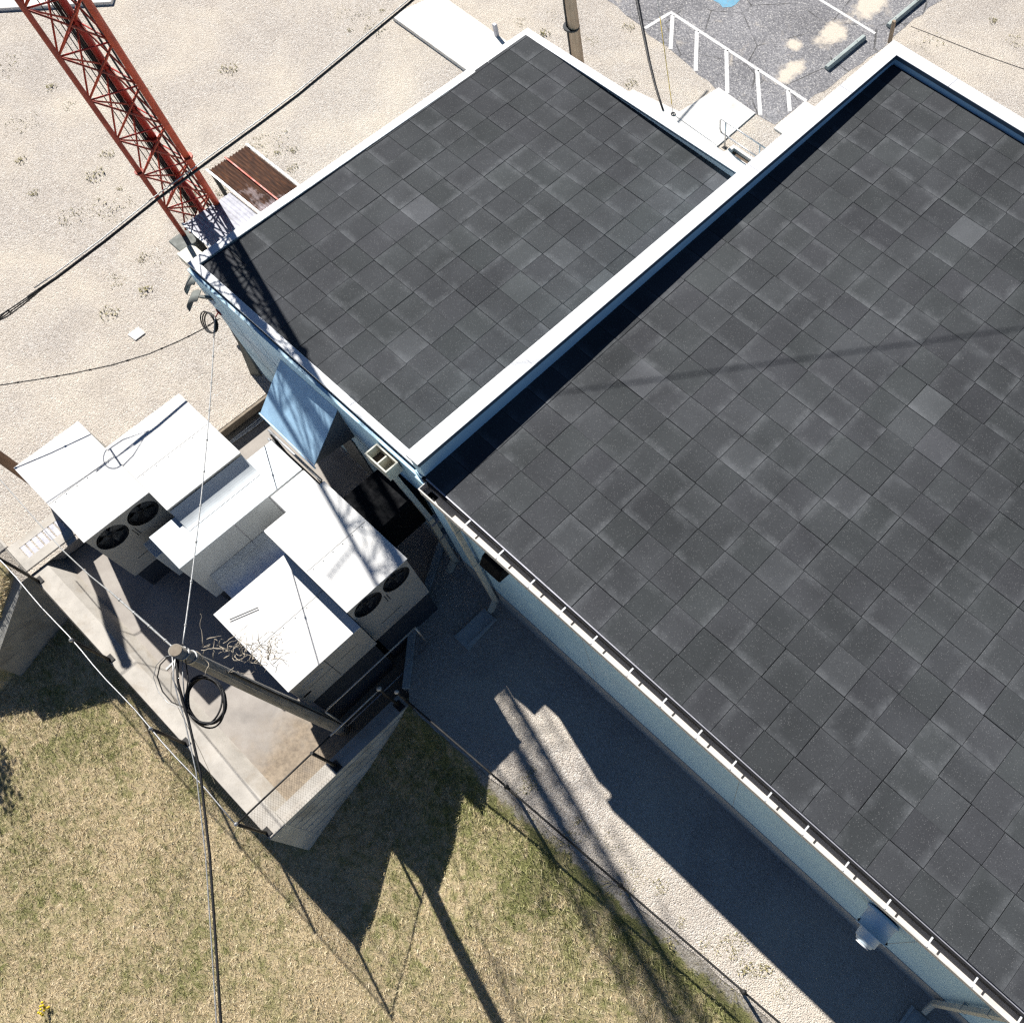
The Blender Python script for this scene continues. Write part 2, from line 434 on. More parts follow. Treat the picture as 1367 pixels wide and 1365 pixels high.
EMPTIES = {}
def thing(name, label, cat, loc, group=None):
    o = bpy.data.objects.new(name, None); COL.objects.link(o)
    o.location = loc; o.matrix_world = Matrix.Translation(V3(loc))
    o['label'] = label; o['category'] = cat
    if group: o['group'] = group
    return o
def sub(mb, name, mat, part, root, **kw):
    """sub-part: child of a part, coordinates relative to the root's origin"""
    cs = mb.comps() if name in ('strap', 'debris', 'splice_flange') else [mb]
    for c in cs:
        ob = c.build(name, mat, None, origin=root.location, **kw)
        ob.location = (0, 0, 0); ob.parent = part
    return ob
def tag(o, label, cat, group=None):
    o['label'] = label; o['category'] = cat
    if group: o['group'] = group
    return o
def struct(o, label=None):
    o['kind'] = 'structure'
    if label: o['label'] = label; o['category'] = 'ground'
    return o
def catenary(p, q, sag, n=24):
    p, q = V3(p), V3(q)
    return [p.lerp(q, i / n) - V3((0, 0, sag * 4 * (i / n) * (1 - i / n))) for i in range(n + 1)]
def jag(poly, step, amp):
    """subdivide and roughen an outline"""
    out = []
    for i, (x, y) in enumerate(poly):
        x2, y2 = poly[(i + 1) % len(poly)]
        n = max(1, int(math.hypot(x2 - x, y2 - y) / step))
        for k in range(n):
            t = k / n
            a = 0 if k == 0 else amp
            out.append((x + (x2 - x) * t + random.uniform(-a, a), y + (y2 - y) * t + random.uniform(-a, a)))
    return out
def flat(name, poly, z, mat, label=None):
    me = bpy.data.meshes.new(name)
    bm = bmesh.new()
    f = bm.faces.new([bm.verts.new((x, y, z)) for x, y in poly])
    bmesh.ops.triangulate(bm, faces=[f])
    bmesh.ops.recalc_face_normals(bm, faces=bm.faces)
    for f in bm.faces:
        if f.normal.z < 0: f.normal_flip()
    bm.to_mesh(me); bm.free()
    me.materials.append(mat)
    o = bpy.data.objects.new(name, me); COL.objects.link(o)
    return struct(o, label)

# ------------------------------------------------------------------ camera, sun, sky
cam = bpy.data.cameras.new('camera')
co = bpy.data.objects.new('camera', cam); COL.objects.link(co)
R = [(0.751307, 0.659181, 0.031910), (0.608169, -0.672770, -0.421320), (-0.256258, 0.335948, -0.906350)]
mw = Matrix(((R[0][0], -R[1][0], -R[2][0], 7.379), (R[0][1], -R[1][1], -R[2][1], -3.093), (R[0][2], -R[1][2], -R[2][2], 20.095), (0, 0, 0, 1)))
co.matrix_world = mw
cam.sensor_width = 36; cam.sensor_fit = 'HORIZONTAL'
cam.lens = 1276.15 / 1367 * 36
cam.shift_x = -(969.39 - 683.5) / 1367
cam.clip_start = .1; cam.clip_end = 2000
sc.camera = co

SUN_DIR = V3((1.063, -.272, -1)).normalized()
sl = bpy.data.lights.new('sun', 'SUN'); sl.energy = 5.0; sl.angle = math.radians(.53); sl.color = (1.0, .97, .925)
so = bpy.data.objects.new('sun', sl); COL.objects.link(so)
so.rotation_euler = SUN_DIR.to_track_quat('-Z', 'Y').to_euler(); so.location = (-30, 10, 40)
el = math.asin(-SUN_DIR.z)
w = bpy.data.worlds.new('World'); sc.world = w; w.use_nodes = True
nt = w.node_tree; bg = nt.nodes['Background']
sky = nt.nodes.new('ShaderNodeTexSky'); sky.sky_type = 'NISHITA'; sky.sun_disc = False
sky.sun_elevation = el; sky.sun_rotation = math.atan2(-SUN_DIR.x, -SUN_DIR.y)
sky.altitude = 3000; sky.air_density = .7; sky.dust_density = 0; sky.ozone_density = 4.0
nt.links.new(sky.outputs[0], bg.inputs[0]); bg.inputs[1].default_value = .05
sc.view_settings.view_transform = 'Standard'; sc.view_settings.look = 'None'
sc.view_settings.exposure = .55; sc.view_settings.gamma = 1
sc.cycles.use_denoising = False
sc.cycles.max_bounces = 6; sc.cycles.diffuse_bounces = 1
sc.cycles.pixel_filter_type = 'BLACKMAN_HARRIS'; sc.cycles.filter_width = 1.35

# ------------------------------------------------------------------ ground
def yfence(x): return -3.45 + .06 * (x + .4)
TD = [-5, 0, .15, .5, 1.6, 2.6, 3.6, 4.6, 5.7, 10, 40]
TZ = [-.012, -.012, -.07, -.42, -1.2, -1.66, -2.2, -2.55, -3.0, -4.6, -9]
def lawn_z(x, y):
    x = np.asarray(x, float); y = np.asarray(y, float)
    d = yfence(x) - y
    z = np.interp(d, TD, TZ)
    near = np.clip((x - .5) / 3, 0, 1) * .55 * np.clip(1 - d / 6, 0, 1)
    z = z * (1 - near)
    west = -np.clip(-7.3 - y, 0, None) * .98
    z = np.where(x < -8.9, np.maximum(z, west), z)
    return z + .03 * np.sin(x * 1.3 + y * .7) * np.clip(d, 0, 1)

FENCE_END = yfence(90)
gp = [(-90, -7.27), (-8.62, -7.27), (-8.62, -.55), (-2.55, -.55), (-1.45, -2.41), (-.62, -3.2), (-.30, -3.45)]
gp += [(x, yfence(x) - .05 - random.uniform(0, .05)) for x in np.arange(.1, 14, .22)]
gp += [(90, yfence(90)), (90, 120), (-90, 120)]
gp = [p for p in gp if p[1] < 50]
gm = MB()
for (xa, ya), (xb, yb) in zip(gp[:-1], gp[1:]):
    if xb - xa < 1e-6: continue
    gm.quad((xa, ya, 0), (xb, yb, 0), (xb, 120, 0), (xa, 120, 0))
struct(gm.build('ground', M['gravel']), 'pale crushed gravel yard around the buildings')

nx, ny = 260, 150
xs = np.concatenate([np.linspace(-60, -14, 30)[:-1], np.linspace(-14, 16, 200), np.linspace(16, 80, 31)[1:]])
ys = np.concatenate([np.linspace(-70, -16, 25)[:-1], np.linspace(-16, 6, 125)])
X, Y = np.meshgrid(xs, ys)
Z = lawn_z(X, Y)
yf = yfence(X)
inside = (Y > yf + .12)
Y2 = np.where(inside & (X > -.5), yf + .12, Y)
Zl = lawn_z(X, Y2)
Zl = np.where((X > -8.9) & (X < -.5) & (Y > -7.0), np.minimum(Zl, -1.2), Zl)
Zl = np.where((X > -8.9) & (X < -.5) & (Y > -3.0), -3.0, Zl)
Zl = np.where((X <= -8.9) & (Y > -7.2), -.05, Zl)
vv = np.stack([X, Y2, Zl], -1).reshape(-1, 3)
H, W = X.shape
idx = np.arange(H * W).reshape(H, W)
q = np.stack([idx[:-1, :-1], idx[:-1, 1:], idx[1:, 1:], idx[1:, :-1]], -1).reshape(-1, 4)
keep = (vv[q][:, :, 1].max(1) - vv[q][:, :, 1].min(1)) > 1e-4
q = q[keep]
me = bpy.data.meshes.new('lawn'); me.from_pydata(vv.tolist(), [], q.tolist())
me.polygons.foreach_set('use_smooth', [True] * len(q))
ea = me.attributes.new('edge', 'FLOAT', 'POINT')
edge_val = np.clip(1.3 - (yfence(vv[:, 0]) - vv[:, 1]) / 1.6, 0, 1) * (vv[:, 0] > -.5)
ea.data.foreach_set('value', edge_val.astype(np.float32))
sp = me.attributes.new('spill', 'FLOAT', 'POINT')
dd = yfence(vv[:, 0]) - vv[:, 1]
sp.data.foreach_set('value', (np.clip(1.05 - dd / .46, 0, 1) * np.clip((vv[:, 0] - .6) / 1.5, 0, 1)).astype(np.float32))
me.materials.append(M['lawn'])
lawn = bpy.data.objects.new('lawn', me); COL.objects.link(lawn); struct(lawn, 'dry mown lawn bank sloping down below the retaining walls')

# grass blades (nobody could count them)
def grass():
    N = 470000
    x = rng.uniform(-13.5, 14.5, N); y = rng.uniform(-17.5, -2.6, N)
    d = yfence(x) - y
    ok = np.where(x > -.28, d > .08 + .2 * rng.random(N) + (.10 + .28 * rng.random(N)) * np.clip((x - .8) / 1.5, 0, 1) * (rng.random(N) < .93), np.where(x > -8.6, y < -7.1, y < -7.35))
    # keep to the part of the bank the camera can plausibly see
    ok &= (x + (-y - 3.3) * .9 < 16)
    x, y, d = x[ok], y[ok], d[ok]
    n = len(x)
    dens = (np.sin(x * 1.9 + 1.3 * np.sin(y * 1.1)) * np.sin(y * 2.3 + x * .6))
    s = rng.random(n) < (.78 + .22 * dens)
    x, y, d = x[s], y[s], d[s]; n = len(x)
    z = lawn_z(x, y)
    h = rng.uniform(.035, .095, n) * (1 + .6 * (np.clip(1.6 - d, 0, 1)) * (x > -.3))
    a = rng.uniform(0, 2 * np.pi, n); lean = rng.uniform(.3, 1.5, n)
    wd = rng.uniform(.004, .009, n)
    bx, by = np.cos(a), np.sin(a)
    p0 = np.stack([x - by * wd, y + bx * wd, z - .01], 1)
    p1 = np.stack([x + by * wd, y - bx * wd, z - .01], 1)
    p2 = np.stack([x + bx * h * lean, y + by * h * lean, z + h], 1)
    vs = np.stack([p0, p1, p2], 1).reshape(-1, 3).astype(np.float32)
    me = bpy.data.meshes.new('grass')
    me.vertices.add(n * 3); me.vertices.foreach_set('co', vs.ravel())
    me.loops.add(n * 3); me.loops.foreach_set('vertex_index', np.arange(n * 3, dtype=np.int32))
    me.polygons.add(n); me.polygons.foreach_set('loop_start', np.arange(0, n * 3, 3, dtype=np.int32))
    me.update(calc_edges=True)
    r = me.attributes.new('rnd', 'FLOAT', 'POINT'); r.data.foreach_set('value', np.repeat(rng.random(n), 3).astype(np.float32))
    e = me.attributes.new('edge', 'FLOAT', 'POINT')
    e.data.foreach_set('value', np.repeat(np.clip(1.3 - d / 1.6, 0, 1) * (x > -.5), 3).astype(np.float32))
    me.materials.append(M['blade'])
    o = bpy.data.objects.new('grass', me); COL.objects.link(o)
    o['kind'] = 'stuff'; o['label'] = 'dry straw and green grass blades on the bank'; o['category'] = 'grass'
grass()

# asphalt, paint, walks
asp = [(-60, 16.2), (-20, 15.4), (-12.4, 14.9), (-11.2, 14.8), (-7.5, 14.36), (-5.3, 14.46), (-5.22, 15.8), (-4.95, 19.2), (-5.0, 21.5), (-4.6, 23.2), (-4.2, 60), (-60, 60)]
flat('parking_lot', jag(asp, .35, .06), .004, M['asphalt'], 'worn grey asphalt parking lot behind the buildings')
PAINT = []
def stripe(p, q, wd):
    p, q = V3((*p, 0)), V3((*q, 0)); s = (q - p).normalized().cross(V3((0, 0, 1))) * wd / 2
    return [(v.x, v.y) for v in (p + s, p - s, q - s, q + s)]
aisle = MB()
def addstripe(mb, p, q, wd):
    pts = stripe(p, q, wd); mb.quad(*[(x, y, .008) for x, y in pts])
addstripe(aisle, (-10.66, 15.84), (-5.24, 15.80), .11)
addstripe(aisle, (-10.63, 15.78), (-10.72, 14.78), .11)
for a, b in (((-10.5, 15.78), (-9.55, 14.66)), ((-9.5, 15.78), (-8.4, 14.50)), ((-8.32, 15.78), (-7.12, 14.46)), ((-7.1, 15.77), (-5.86, 14.46))):
    addstripe(aisle, a, b, .12)
addstripe(aisle, (-5.9, 15.76), (-5.33, 15.15), .12)
struct(aisle.build('painted_aisle', M['road_paint']), 'white painted hatched access aisle on the asphalt')
st = MB(); addstripe(st, (-11.5, 19.46), (-5.5, 19.44), .10)
struct(st.build('painted_stall_line', M['road_paint']), 'white painted stall line between the two wheel stops')
flat('blue_pavement_mark', jag([(-10.35, 17.12), (-9.62, 17.10), (-9.45, 17.3), (-9.5, 18.2), (-10.4, 18.2)], .15, .05), .008, M['blue_paint'], 'light blue painted parking mark')
struct(MB().prism([(-9.5, 9.3), (-1.6, 9.3), (-1.6, 12.55), (-5.95, 12.55), (-6.0, 14.40), (-7.44, 14.44), (-7.62, 12.95), (-9.2, 12.66)], -.1, .035).build('walkway', M['concrete']), 'white concrete walkway behind the small building')
struct(MB().prism([(-5.22, 14.30), (-1.5, 14.2), (-1.5, 15.72), (-5.24, 15.74)], -.1, .06).build('concrete_pad', M['concrete'], bevel=.01), 'white concrete pad beside the parking stalls')
tag(MB().prism([(-16.45, 9.86), (-9.3, 9.86), (-9.3, 11.45), (-16.2, 11.5)], -.1, .13).build('concrete_ramp', M['concrete'], bevel=.015), 'long pale raised concrete slab left of the small building', 'slab')
struct(MB().prism([(-40, -14.2), (-23.2, 4.9), (-22.9, 4.6), (-39.6, -14.5)], -.05, .10).build('kerb', M['concrete'], bevel=.02), 'pale kerb at the far edge of the gravel')

# ------------------------------------------------------------------ roof paving made of single pavers in one mesh
def pavers(name, parent, ox, oy, pu, pv, x0, x1, y0, y1, zf, root):
    me = bpy.data.meshes.new(name)
    vs, fs, uv, rc = [], [], [], []
    o = root.location
    i0, i1 = int(math.floor((x0 - ox) / pu)) - 1, int(math.ceil((x1 - ox) / pu)) + 1
    j0, j1 = int(math.floor((y0 - oy) / pv)) - 1, int(math.ceil((y1 - oy) / pv)) + 1
    for j in range(j0, j1):
        shift = random.gauss(0, .012)
        for i in range(i0, i1):
            jx, jy = random.gauss(0, .0018) + shift, random.gauss(0, .0022)
            g = .0036
            a0, a1 = ox + i * pu + jx + g, ox + (i + 1) * pu + jx - g
            b0, b1 = oy + j * pv + jy + g, oy + (j + 1) * pv + jy - g
            c0, c1, d0, d1 = max(a0, x0), min(a1, x1), max(b0, y0), min(b1, y1)
            if c1 - c0 < .02 or d1 - d0 < .02: continue
            r = (random.random(), random.random(), random.random(), 1)
            tx, ty, tz = random.gauss(0, .0022), random.gauss(0, .0022), random.gauss(0, .0008)
            k = len(vs)
            b = .004
            def P(x, y, dz): return (x - o.x, y - o.y, zf(x, y) + dz + tz + tx * (x - c0) + ty * (y - d0) - o.z)
            vs += [P(c0, d0, -.03), P(c1, d0, -.03), P(c1, d1, -.03), P(c0, d1, -.03),
                   P(c0, d0, -.003), P(c1, d0, -.003), P(c1, d1, -.003), P(c0, d1, -.003),
                   P(c0 + b, d0 + b, 0), P(c1 - b, d0 + b, 0), P(c1 - b, d1 - b, 0), P(c0 + b, d1 - b, 0)]
            fl = [(8, 9, 10, 11), (4, 5, 9, 8), (5, 6, 10, 9), (6, 7, 11, 10), (7, 4, 8, 11), (0, 1, 5, 4), (1, 2, 6, 5), (2, 3, 7, 6), (3, 0, 4, 7)]
            for f in fl:
                fs.append(tuple(k + q for q in f))
                for q in f:
                    X, Y = vs[k + q][0] + o.x, vs[k + q][1] + o.y
                    uv.append(((X - a0) / (a1 - a0), (Y - b0) / (b1 - b0)))
                rc += [r] * 4
    me.from_pydata(vs, [], fs)
    u = me.uv_layers.new(name='tile'); u.data.foreach_set('uv', np.array(uv, np.float32).ravel())
    ca = me.color_attributes.new('rnd', 'FLOAT_COLOR', 'CORNER'); ca.data.foreach_set('color', np.array(rc, np.float32).ravel())
    me.materials.append(M['paver'])
    ob = bpy.data.objects.new(name, me); COL.objects.link(ob); ob.parent = parent
    return ob

# ------------------------------------------------------------------ large building
def zb(x, y): return 5.20 + .0043 * x + .0198 * y
BX1 = 24.0
big = thing('large_building', 'large white building with a wide dark paver roof and long gutter', 'building', (5, 6, 0))
YW = -.64
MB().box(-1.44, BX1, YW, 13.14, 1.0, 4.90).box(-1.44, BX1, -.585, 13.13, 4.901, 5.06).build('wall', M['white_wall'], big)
MB().box(-1.45, BX1, YW - .012, 13.15, -.3, .998).build('base_course', M['base_wall'], big)
mb = MB()
for x in (2.55, 6.2, 9.86, 13.5):
    mb.box(x, x + .008, YW - .0025, YW + .01, 1.01, 4.88)
mb.build('panel_joint', M['base_wall'], big)
rb = MB(); rb.add([(-1.2, YW + .02, zb(-1.2, YW) - .045), (BX1, YW + .02, zb(BX1, YW) - .045), (BX1, 13.0, zb(BX1, 13) - .045), (-1.2, 13.0, zb(-1.2, 13) - .045),
            (-1.2, YW + .02, 5.0), (BX1, YW + .02, 5.0), (BX1, 13.0, 5.0), (-1.2, 13.0, 5.0)], [(0, 1, 2, 3), (4, 7, 6, 5), (0, 4, 5, 1), (1, 5, 6, 2), (2, 6, 7, 3), (3, 7, 4, 0)])
roof = rb.build('roof', M['membrane'], big)
pv = pavers('paving', roof, 0, 0, .6094, .6149, -1.17, BX1 - .05, -.565, 12.80, zb, big)
CZ = 5.68
# parapets and coping
pl = MB().box(-1.42, -1.15, -.56, 13.10, 5.07, CZ - .02); pl.build('parapet', M['white_wall'], big)
MB().box(-1.148, BX1, 12.88, 13.11, 5.07, CZ - .02).build('parapet', M['white_wall'], big)
MB().box(-1.45, -1.12, -.59, 13.20, CZ - .015, CZ).build('coping', M['white_metal'], big, bevel=.004)
MB().box(-1.118, BX1, 12.865, 13.20, CZ - .016, CZ - .001).build('coping', M['white_metal'], big, bevel=.004)
MB().box(-1.135, -1.121, -.585, 12.87, CZ - .105, CZ - .017).box(-1.435, -1.137, -.587, -.573, CZ - .105, CZ - .017).build('drip_edge', M['coping_edge'], big)
MB().box(-1.12, BX1, 12.868, 12.880, CZ - .115, CZ - .017).build('drip_edge', M['coping_edge'], big)
mb = MB()
for y in (2.1, 5.2, 8.3, 11.3): mb.box(-1.452, -1.118, y, y + .012, CZ, CZ + .003)
mb.build('coping_joint', M['galv'], big)
mb = MB()
for x in (.25, 3.3, 6.4): mb.box(x, x + .012, 12.863, 13.2, CZ - .001, CZ + .002)
mb.build('coping_joint', M['galv'], big)
# eave flashing + open box gutter with straps
MB().beam((-1.1, -.578, 5.165), (BX1, -.578, 5.19), .022, .035).build('eave_flashing', M['galv'], big)
gt = MB().extrude([(-.797, 5.135), (-.775, 5.140), (-.777, 4.94), (-.600, 4.94), (-.600, 5.13), (-.588, 5.13), (-.588, 4.925), (-.795, 4.925)], 'x', -1.07, BX1).box(-1.082, -1.071, -.795, -.588, 4.925, 5.138).build('gutter', M['gutter_paint'], big)
for x in [0.03, .85, 1.62, 2.34, 3.07, 3.87, 4.6, 5.35, 6.06, 6.77, 7.5, 8.27, 9.05, 9.81, 10.6, 11.35, 12.1]:
    sub(MB().box(x - .014, x + .014, -.79, -.60, 5.141, 5.149).beam((x, -.60, 5.145), (x, -.567, 5.178), .028, .006), 'gutter_strap', M['white_metal'], gt, big)
sub(MB().box(-.98, -.80, -.75, -.64, 4.941, 4.947), 'outlet', M['black'], gt, big)
for x in (-.46, 11.24):
    d = MB().box(x - .05, x + .05, -.80, -.70, .42, 4.924).build('downspout', M['tan_metal'], big, bevel=.012)
    sub(MB().beam((x, -.76, .46), (x, -.95, .22), .10, .10), 'elbow', M['tan_metal'], d, big)
    sub(MB().box(x - .06, x + .06, -.806, -.66, 2.6, 2.64).box(x - .06, x + .06, -.806, -.66, 4.2, 4.24), 'strap', M['tan_metal'], d, big)
# round side wall exhaust vent
vx, vz = 9.28, 3.66
v = MB().lathe([(0, .27), (.02, .31), (.06, .31), (.06, .275), (.34, .275), (.345, .295), (.36, .295), (.36, .20), (.50, .19), (.505, .165), (.54, .150), (.56, .10), (.562, 0)], (vx, YW, vz), (0, -1, -.12), 36).build('exhaust_vent', M['vent_paint'], big)
sub(MB().lathe([(0, .0), (0, .12), (.02, .12), (.025, 0)], V3((vx, YW, vz)) + V3((0, -1, -.12)).normalized() * .56, (0, -1, -.12), 28), 'vent_cap', M['white_metal'], v, big)
for s in (-1, 1):
    sub(MB().beam((vx + s * .28, YW - .30, vz + .02), (vx + s * .21, YW - .36, vz + .02), .05, .06), 'vent_clip', M['dark_metal'], v, big)
# dark wall light under the eave
lx, lz = .62, 4.45
wl = MB().extrude([(YW - .002, lz + .16), (YW - .18, lz + .10), (YW - .30, lz - .10), (YW - .28, lz - .22), (YW - .002, lz - .24)], 'x', lx - .24, lx + .24).build('wall_light', M['black'], big, bevel=.02)
sub(MB().quad((lx - .2, YW - .04, lz - .243), (lx - .2, YW - .26, lz - .23), (lx + .2, YW - .26, lz - .23), (lx + .2, YW - .04, lz - .243)), 'lens', M['dark_metal'], wl, big)

# splash block below the downspout
tag(MB().prism([(-.62, -.98), (-.30, -.98), (-.24, -1.85), (-.70, -1.85)], 0, .07).box(-.66, -.60, -1.8, -.98, .07, .11).box(-.32, -.27, -1.8, -.98, .07, .11).build('splash_block', M['concrete_old']), 'dark concrete splash block below the nearer downspout by the condensers', 'splash block')
tag(MB().prism([(11.08, -1.0), (11.4, -1.0), (11.46, -1.85), (11.0, -1.85)], 0, .07).box(11.02, 11.08, -1.8, -1.0, .07, .11).box(11.39, 11.44, -1.8, -1.0, .07, .11).build('splash_block', M['concrete_old']), 'concrete splash block below the far right downspout', 'splash block')

# ------------------------------------------------------------------ small building
def zs(x, y): return 4.185 + .0041 * (x + 8.09) + .0064 * (y - 1)
small = thing('small_building', 'lower white building with a dark paver roof beside the red tower', 'building', (-5, 4.4, 0))
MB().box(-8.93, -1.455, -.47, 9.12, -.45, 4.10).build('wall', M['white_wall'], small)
mb = MB()
for z in (1.35, 2.55): mb.box(-8.9, -1.5, -.4735, -.46, z, z + .01)
for x in (-8.0, -7.0): mb.box(x, x + .01, -.473, -.46, .1, 4.08)
mb.build('panel_joint', M['base_wall'], small)
r2 = MB().box(-8.9, -1.46, -.4, 9.1, 4.101, 4.14).build('roof', M['membrane'], small)
pavers('paving', r2, -8.094, .997, .608, .6111, -8.80, -1.46, -.27, 8.95, zs, small)
cz = 4.222
MB().box(-8.95, -8.75, -.385, 9.14, cz - .11, cz).build('coping', M['white_metal'], small, bevel=.006)
MB().box(-8.749, -1.47, -.385, -.22, cz - .112, cz - .001).build('coping', M['white_metal'], small, bevel=.006)
b = MB(); a0, a1 = cz - .002, 4.58
b.add([(-8.749, 8.94, a0 - .02), (-1.47, 8.84, a1 - .02), (-1.47, 9.14, a1 - .02), (-8.749, 9.14, a0 - .02), (-8.749, 8.94, a0), (-1.47, 8.84, a1), (-1.47, 9.14, a1), (-8.749, 9.14, a0)],
      [(0, 3, 2, 1), (4, 5, 6, 7), (0, 1, 5, 4), (1, 2, 6, 5), (2, 3, 7, 6), (3, 0, 4, 7)])
b.build('coping', M['white_metal'], small)
b = MB()
b.add([(-8.72, 8.955, 4.1), (-1.47, 8.905, 4.1), (-1.47, 9.1, 4.1), (-8.72, 9.1, 4.1), (-8.72, 8.955, a0 - .02), (-1.47, 8.905, a1 - .02), (-1.47, 9.1, a1 - .02), (-8.72, 9.1, a0 - .02)],
      [(0, 3, 2, 1), (4, 5, 6, 7), (0, 1, 5, 4), (1, 2, 6, 5), (2, 3, 7, 6), (3, 0, 4, 7)])
b.build('parapet', M['white_metal'], small)
MB().beam((-8.74, 8.945, a0 - .035), (-1.475, 8.85, a1 - .045), .012, .05).build('drip_edge', M['coping_edge'], small)
MB().box(-8.756, -8.742, -.2, 8.93, cz - .10, cz - .004).build('drip_edge', M['coping_edge'], small)
mb = MB()
for x in (-6.3, -3.9): mb.box(x, x + .01, -.362, -.218, cz - .001, cz + .002)
for y in (2.7, 5.8): mb.box(-8.952, -8.748, y, y + .01, cz, cz + .002)
mb.build('coping_joint', M['galv'], small)
# conductor head and jogged downspout
hd = MB()
x0, x1, y0, y1, z0, z1 = -3.03, -2.42, -.80, -.50, 3.66, 4.0
for bx in ((x0, x1, y0, y0 + .03), (x0, x1, y1 - .03, y1), (x0, x0 + .03, y0 + .031, y1 - .031), (x1 - .03, x1, y0 + .031, y1 - .031)):
    hd.box(*bx, z0, z1)
hd.box(x0 + .031, x1 - .031, y0 + .031, y1 - .031, z0, z0 + .03)
hd.box(-2.74, -2.71, y0 + .031, y1 - .031, z0 + .031, z1 - .06)
hdo = hd.build('conductor_head', M['tan_metal'], small)
sub(MB().box(-2.98, -2.76, -.76, -.55, z0 + .031, z0 + .10).box(-2.60, -2.50, -.74, -.60, z0 + .031, z0 + .06), 'debris', M['pit'], hdo, small)
sub(MB().box(-2.9, -2.55, -.499, -.471, 3.75, 3.95), 'scupper', M['tan_metal'], hdo, small)
ds = MB().beam((-2.55, -.68, 3.70), (-2.42, -.66, 3.15), .12, .10, (0, 1, 0)).beam((-2.42, -.66, 3.2), (-1.86, -.68, 2.55), .12, .10, (0, 1, 0)).box(-1.92, -1.80, -.74, -.63, .30, 2.6).build('downspout', M['tan_metal'], small)
sub(MB().beam((-1.86, -.69, .36), (-1.86, -.92, .14), .12, .11), 'elbow', M['tan_metal'], ds, small)
sub(MB().box(-2.46, -2.20, -.735, -.48, 2.85, 2.9).box(-1.95, -1.77, -.746, -.48, 1.7, 1.74).box(-1.95, -1.77, -.746, -.48, 2.38, 2.42), 'strap', M['galv'], ds, small)
# sloped metal canopy over the side door
cn = MB()
A = [(-6.2, -.475, 3.60), (-4.40, -.475, 3.66), (-4.43, -1.46, 2.66), (-6.22, -1.42, 2.66)]
cn.add(A + [(x, y, z - .025) for x, y, z in A], [(0, 1, 2, 3), (7, 6, 5, 4), (0, 4, 5, 1), (1, 5, 6, 2), (2, 6, 7, 3), (3, 7, 4, 0)])
cno = cn.build('door_canopy', M['canopy'], small)
sub(MB().add([(-4.42, -.475, 3.62), (-4.45, -1.44, 2.64), (-4.42, -.475, 2.55), (-4.45, -.475, 3.62), (-4.48, -1.44, 2.64), (-4.45, -.475, 2.55)], [(0, 1, 2), (5, 4, 3), (0, 3, 4, 1), (1, 4, 5, 2), (2, 5, 3, 0)]), 'canopy_side', M['canopy_side'], cno, small)
sub(MB().beam((-6.24, -1.44, 2.60), (-4.42, -1.48, 2.60), .03, .10), 'front_trim', M['canopy'], cno, small)
MB().box(-5.75, -4.75, -.50, -.471, -.35, 1.95).build('door', M['canopy_side'], small)
# two dark hoods in place of curved shadows on gravel, and a small white box at the front corner
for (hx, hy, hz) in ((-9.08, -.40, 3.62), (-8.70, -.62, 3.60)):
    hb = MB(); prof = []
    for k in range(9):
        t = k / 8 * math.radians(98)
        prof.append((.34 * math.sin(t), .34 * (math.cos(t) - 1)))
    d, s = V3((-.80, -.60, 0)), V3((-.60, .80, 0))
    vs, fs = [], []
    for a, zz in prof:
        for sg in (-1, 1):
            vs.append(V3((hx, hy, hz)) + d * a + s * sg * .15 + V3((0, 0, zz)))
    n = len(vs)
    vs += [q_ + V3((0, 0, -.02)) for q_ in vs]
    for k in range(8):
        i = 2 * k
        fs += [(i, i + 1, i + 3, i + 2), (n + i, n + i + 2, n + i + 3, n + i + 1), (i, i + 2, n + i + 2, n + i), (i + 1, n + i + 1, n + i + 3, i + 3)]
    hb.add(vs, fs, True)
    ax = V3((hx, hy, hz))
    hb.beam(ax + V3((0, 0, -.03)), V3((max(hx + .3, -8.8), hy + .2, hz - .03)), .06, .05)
    hb.build('shadow_hood', M['pedestal_and_shadow'], small)
MB().box(-8.62, -8.50, -.54, -.472, 3.35, 3.5).build('junction_box', M['white_metal'], small, bevel=.01)

# dark board in place of a shadow strip at the foot of the front corner
tag(MB().add([(-9.35, -.62, 0), (-9.12, -.48, 0), (-8.99, -.38, 2.0), (-8.97, -.43, 2.0), (-9.35, -.66, 0), (-9.12, -.53, 0)], [(0, 1, 2), (4, 3, 5), (0, 2, 3, 4), (1, 5, 3, 2), (0, 4, 5, 1)]).build('shadow_board', M['pedestal_and_shadow']), 'dark tapered board in place of a shadow strip at the front corner of the small building', 'board')

# ------------------------------------------------------------------ lean-to beside the tower
lt = thing('lean_to', 'rusty corrugated lean-to roof between the red tower and the small building', 'lean-to', (-10.4, 1.9, 0))
def corr(x0, x1, y0, y1, z0, z1, pitch=.085, amp=.014):
    mb = MB(); n = int((y1 - y0) / pitch * 4); vs, fs = [], []
    for i in range(n + 1):
        y = y0 + (y1 - y0) * i / n; dz = amp * math.sin(2 * math.pi * (y - y0) / pitch)
        vs += [(x0, y, z0 + dz), (x1, y, z1 + dz), (x0, y, z0 + dz - .006), (x1, y, z1 + dz - .006)]
    for i in range(n):
        a = i * 4
        fs += [(a, a + 1, a + 5, a + 4), (a + 2, a + 6, a + 7, a + 3), (a, a + 4, a + 6, a + 2), (a + 1, a + 3, a + 7, a + 5)]
    return mb.add(vs, fs, True)
rs = corr(-12.68, -8.96, 1.90, 2.98, 2.46, 2.62, .085, .020).build('rusty_roof_sheet', M['rust'], lt); rs['label'] = 'rusty brown corrugated roof sheet'
gs = corr(-11.75, -8.96, .55, 1.84, 2.46, 2.60, .10, .007).build('galvanised_roof_sheet', M['galv'], lt); gs['label'] = 'grey galvanised roof sheet'
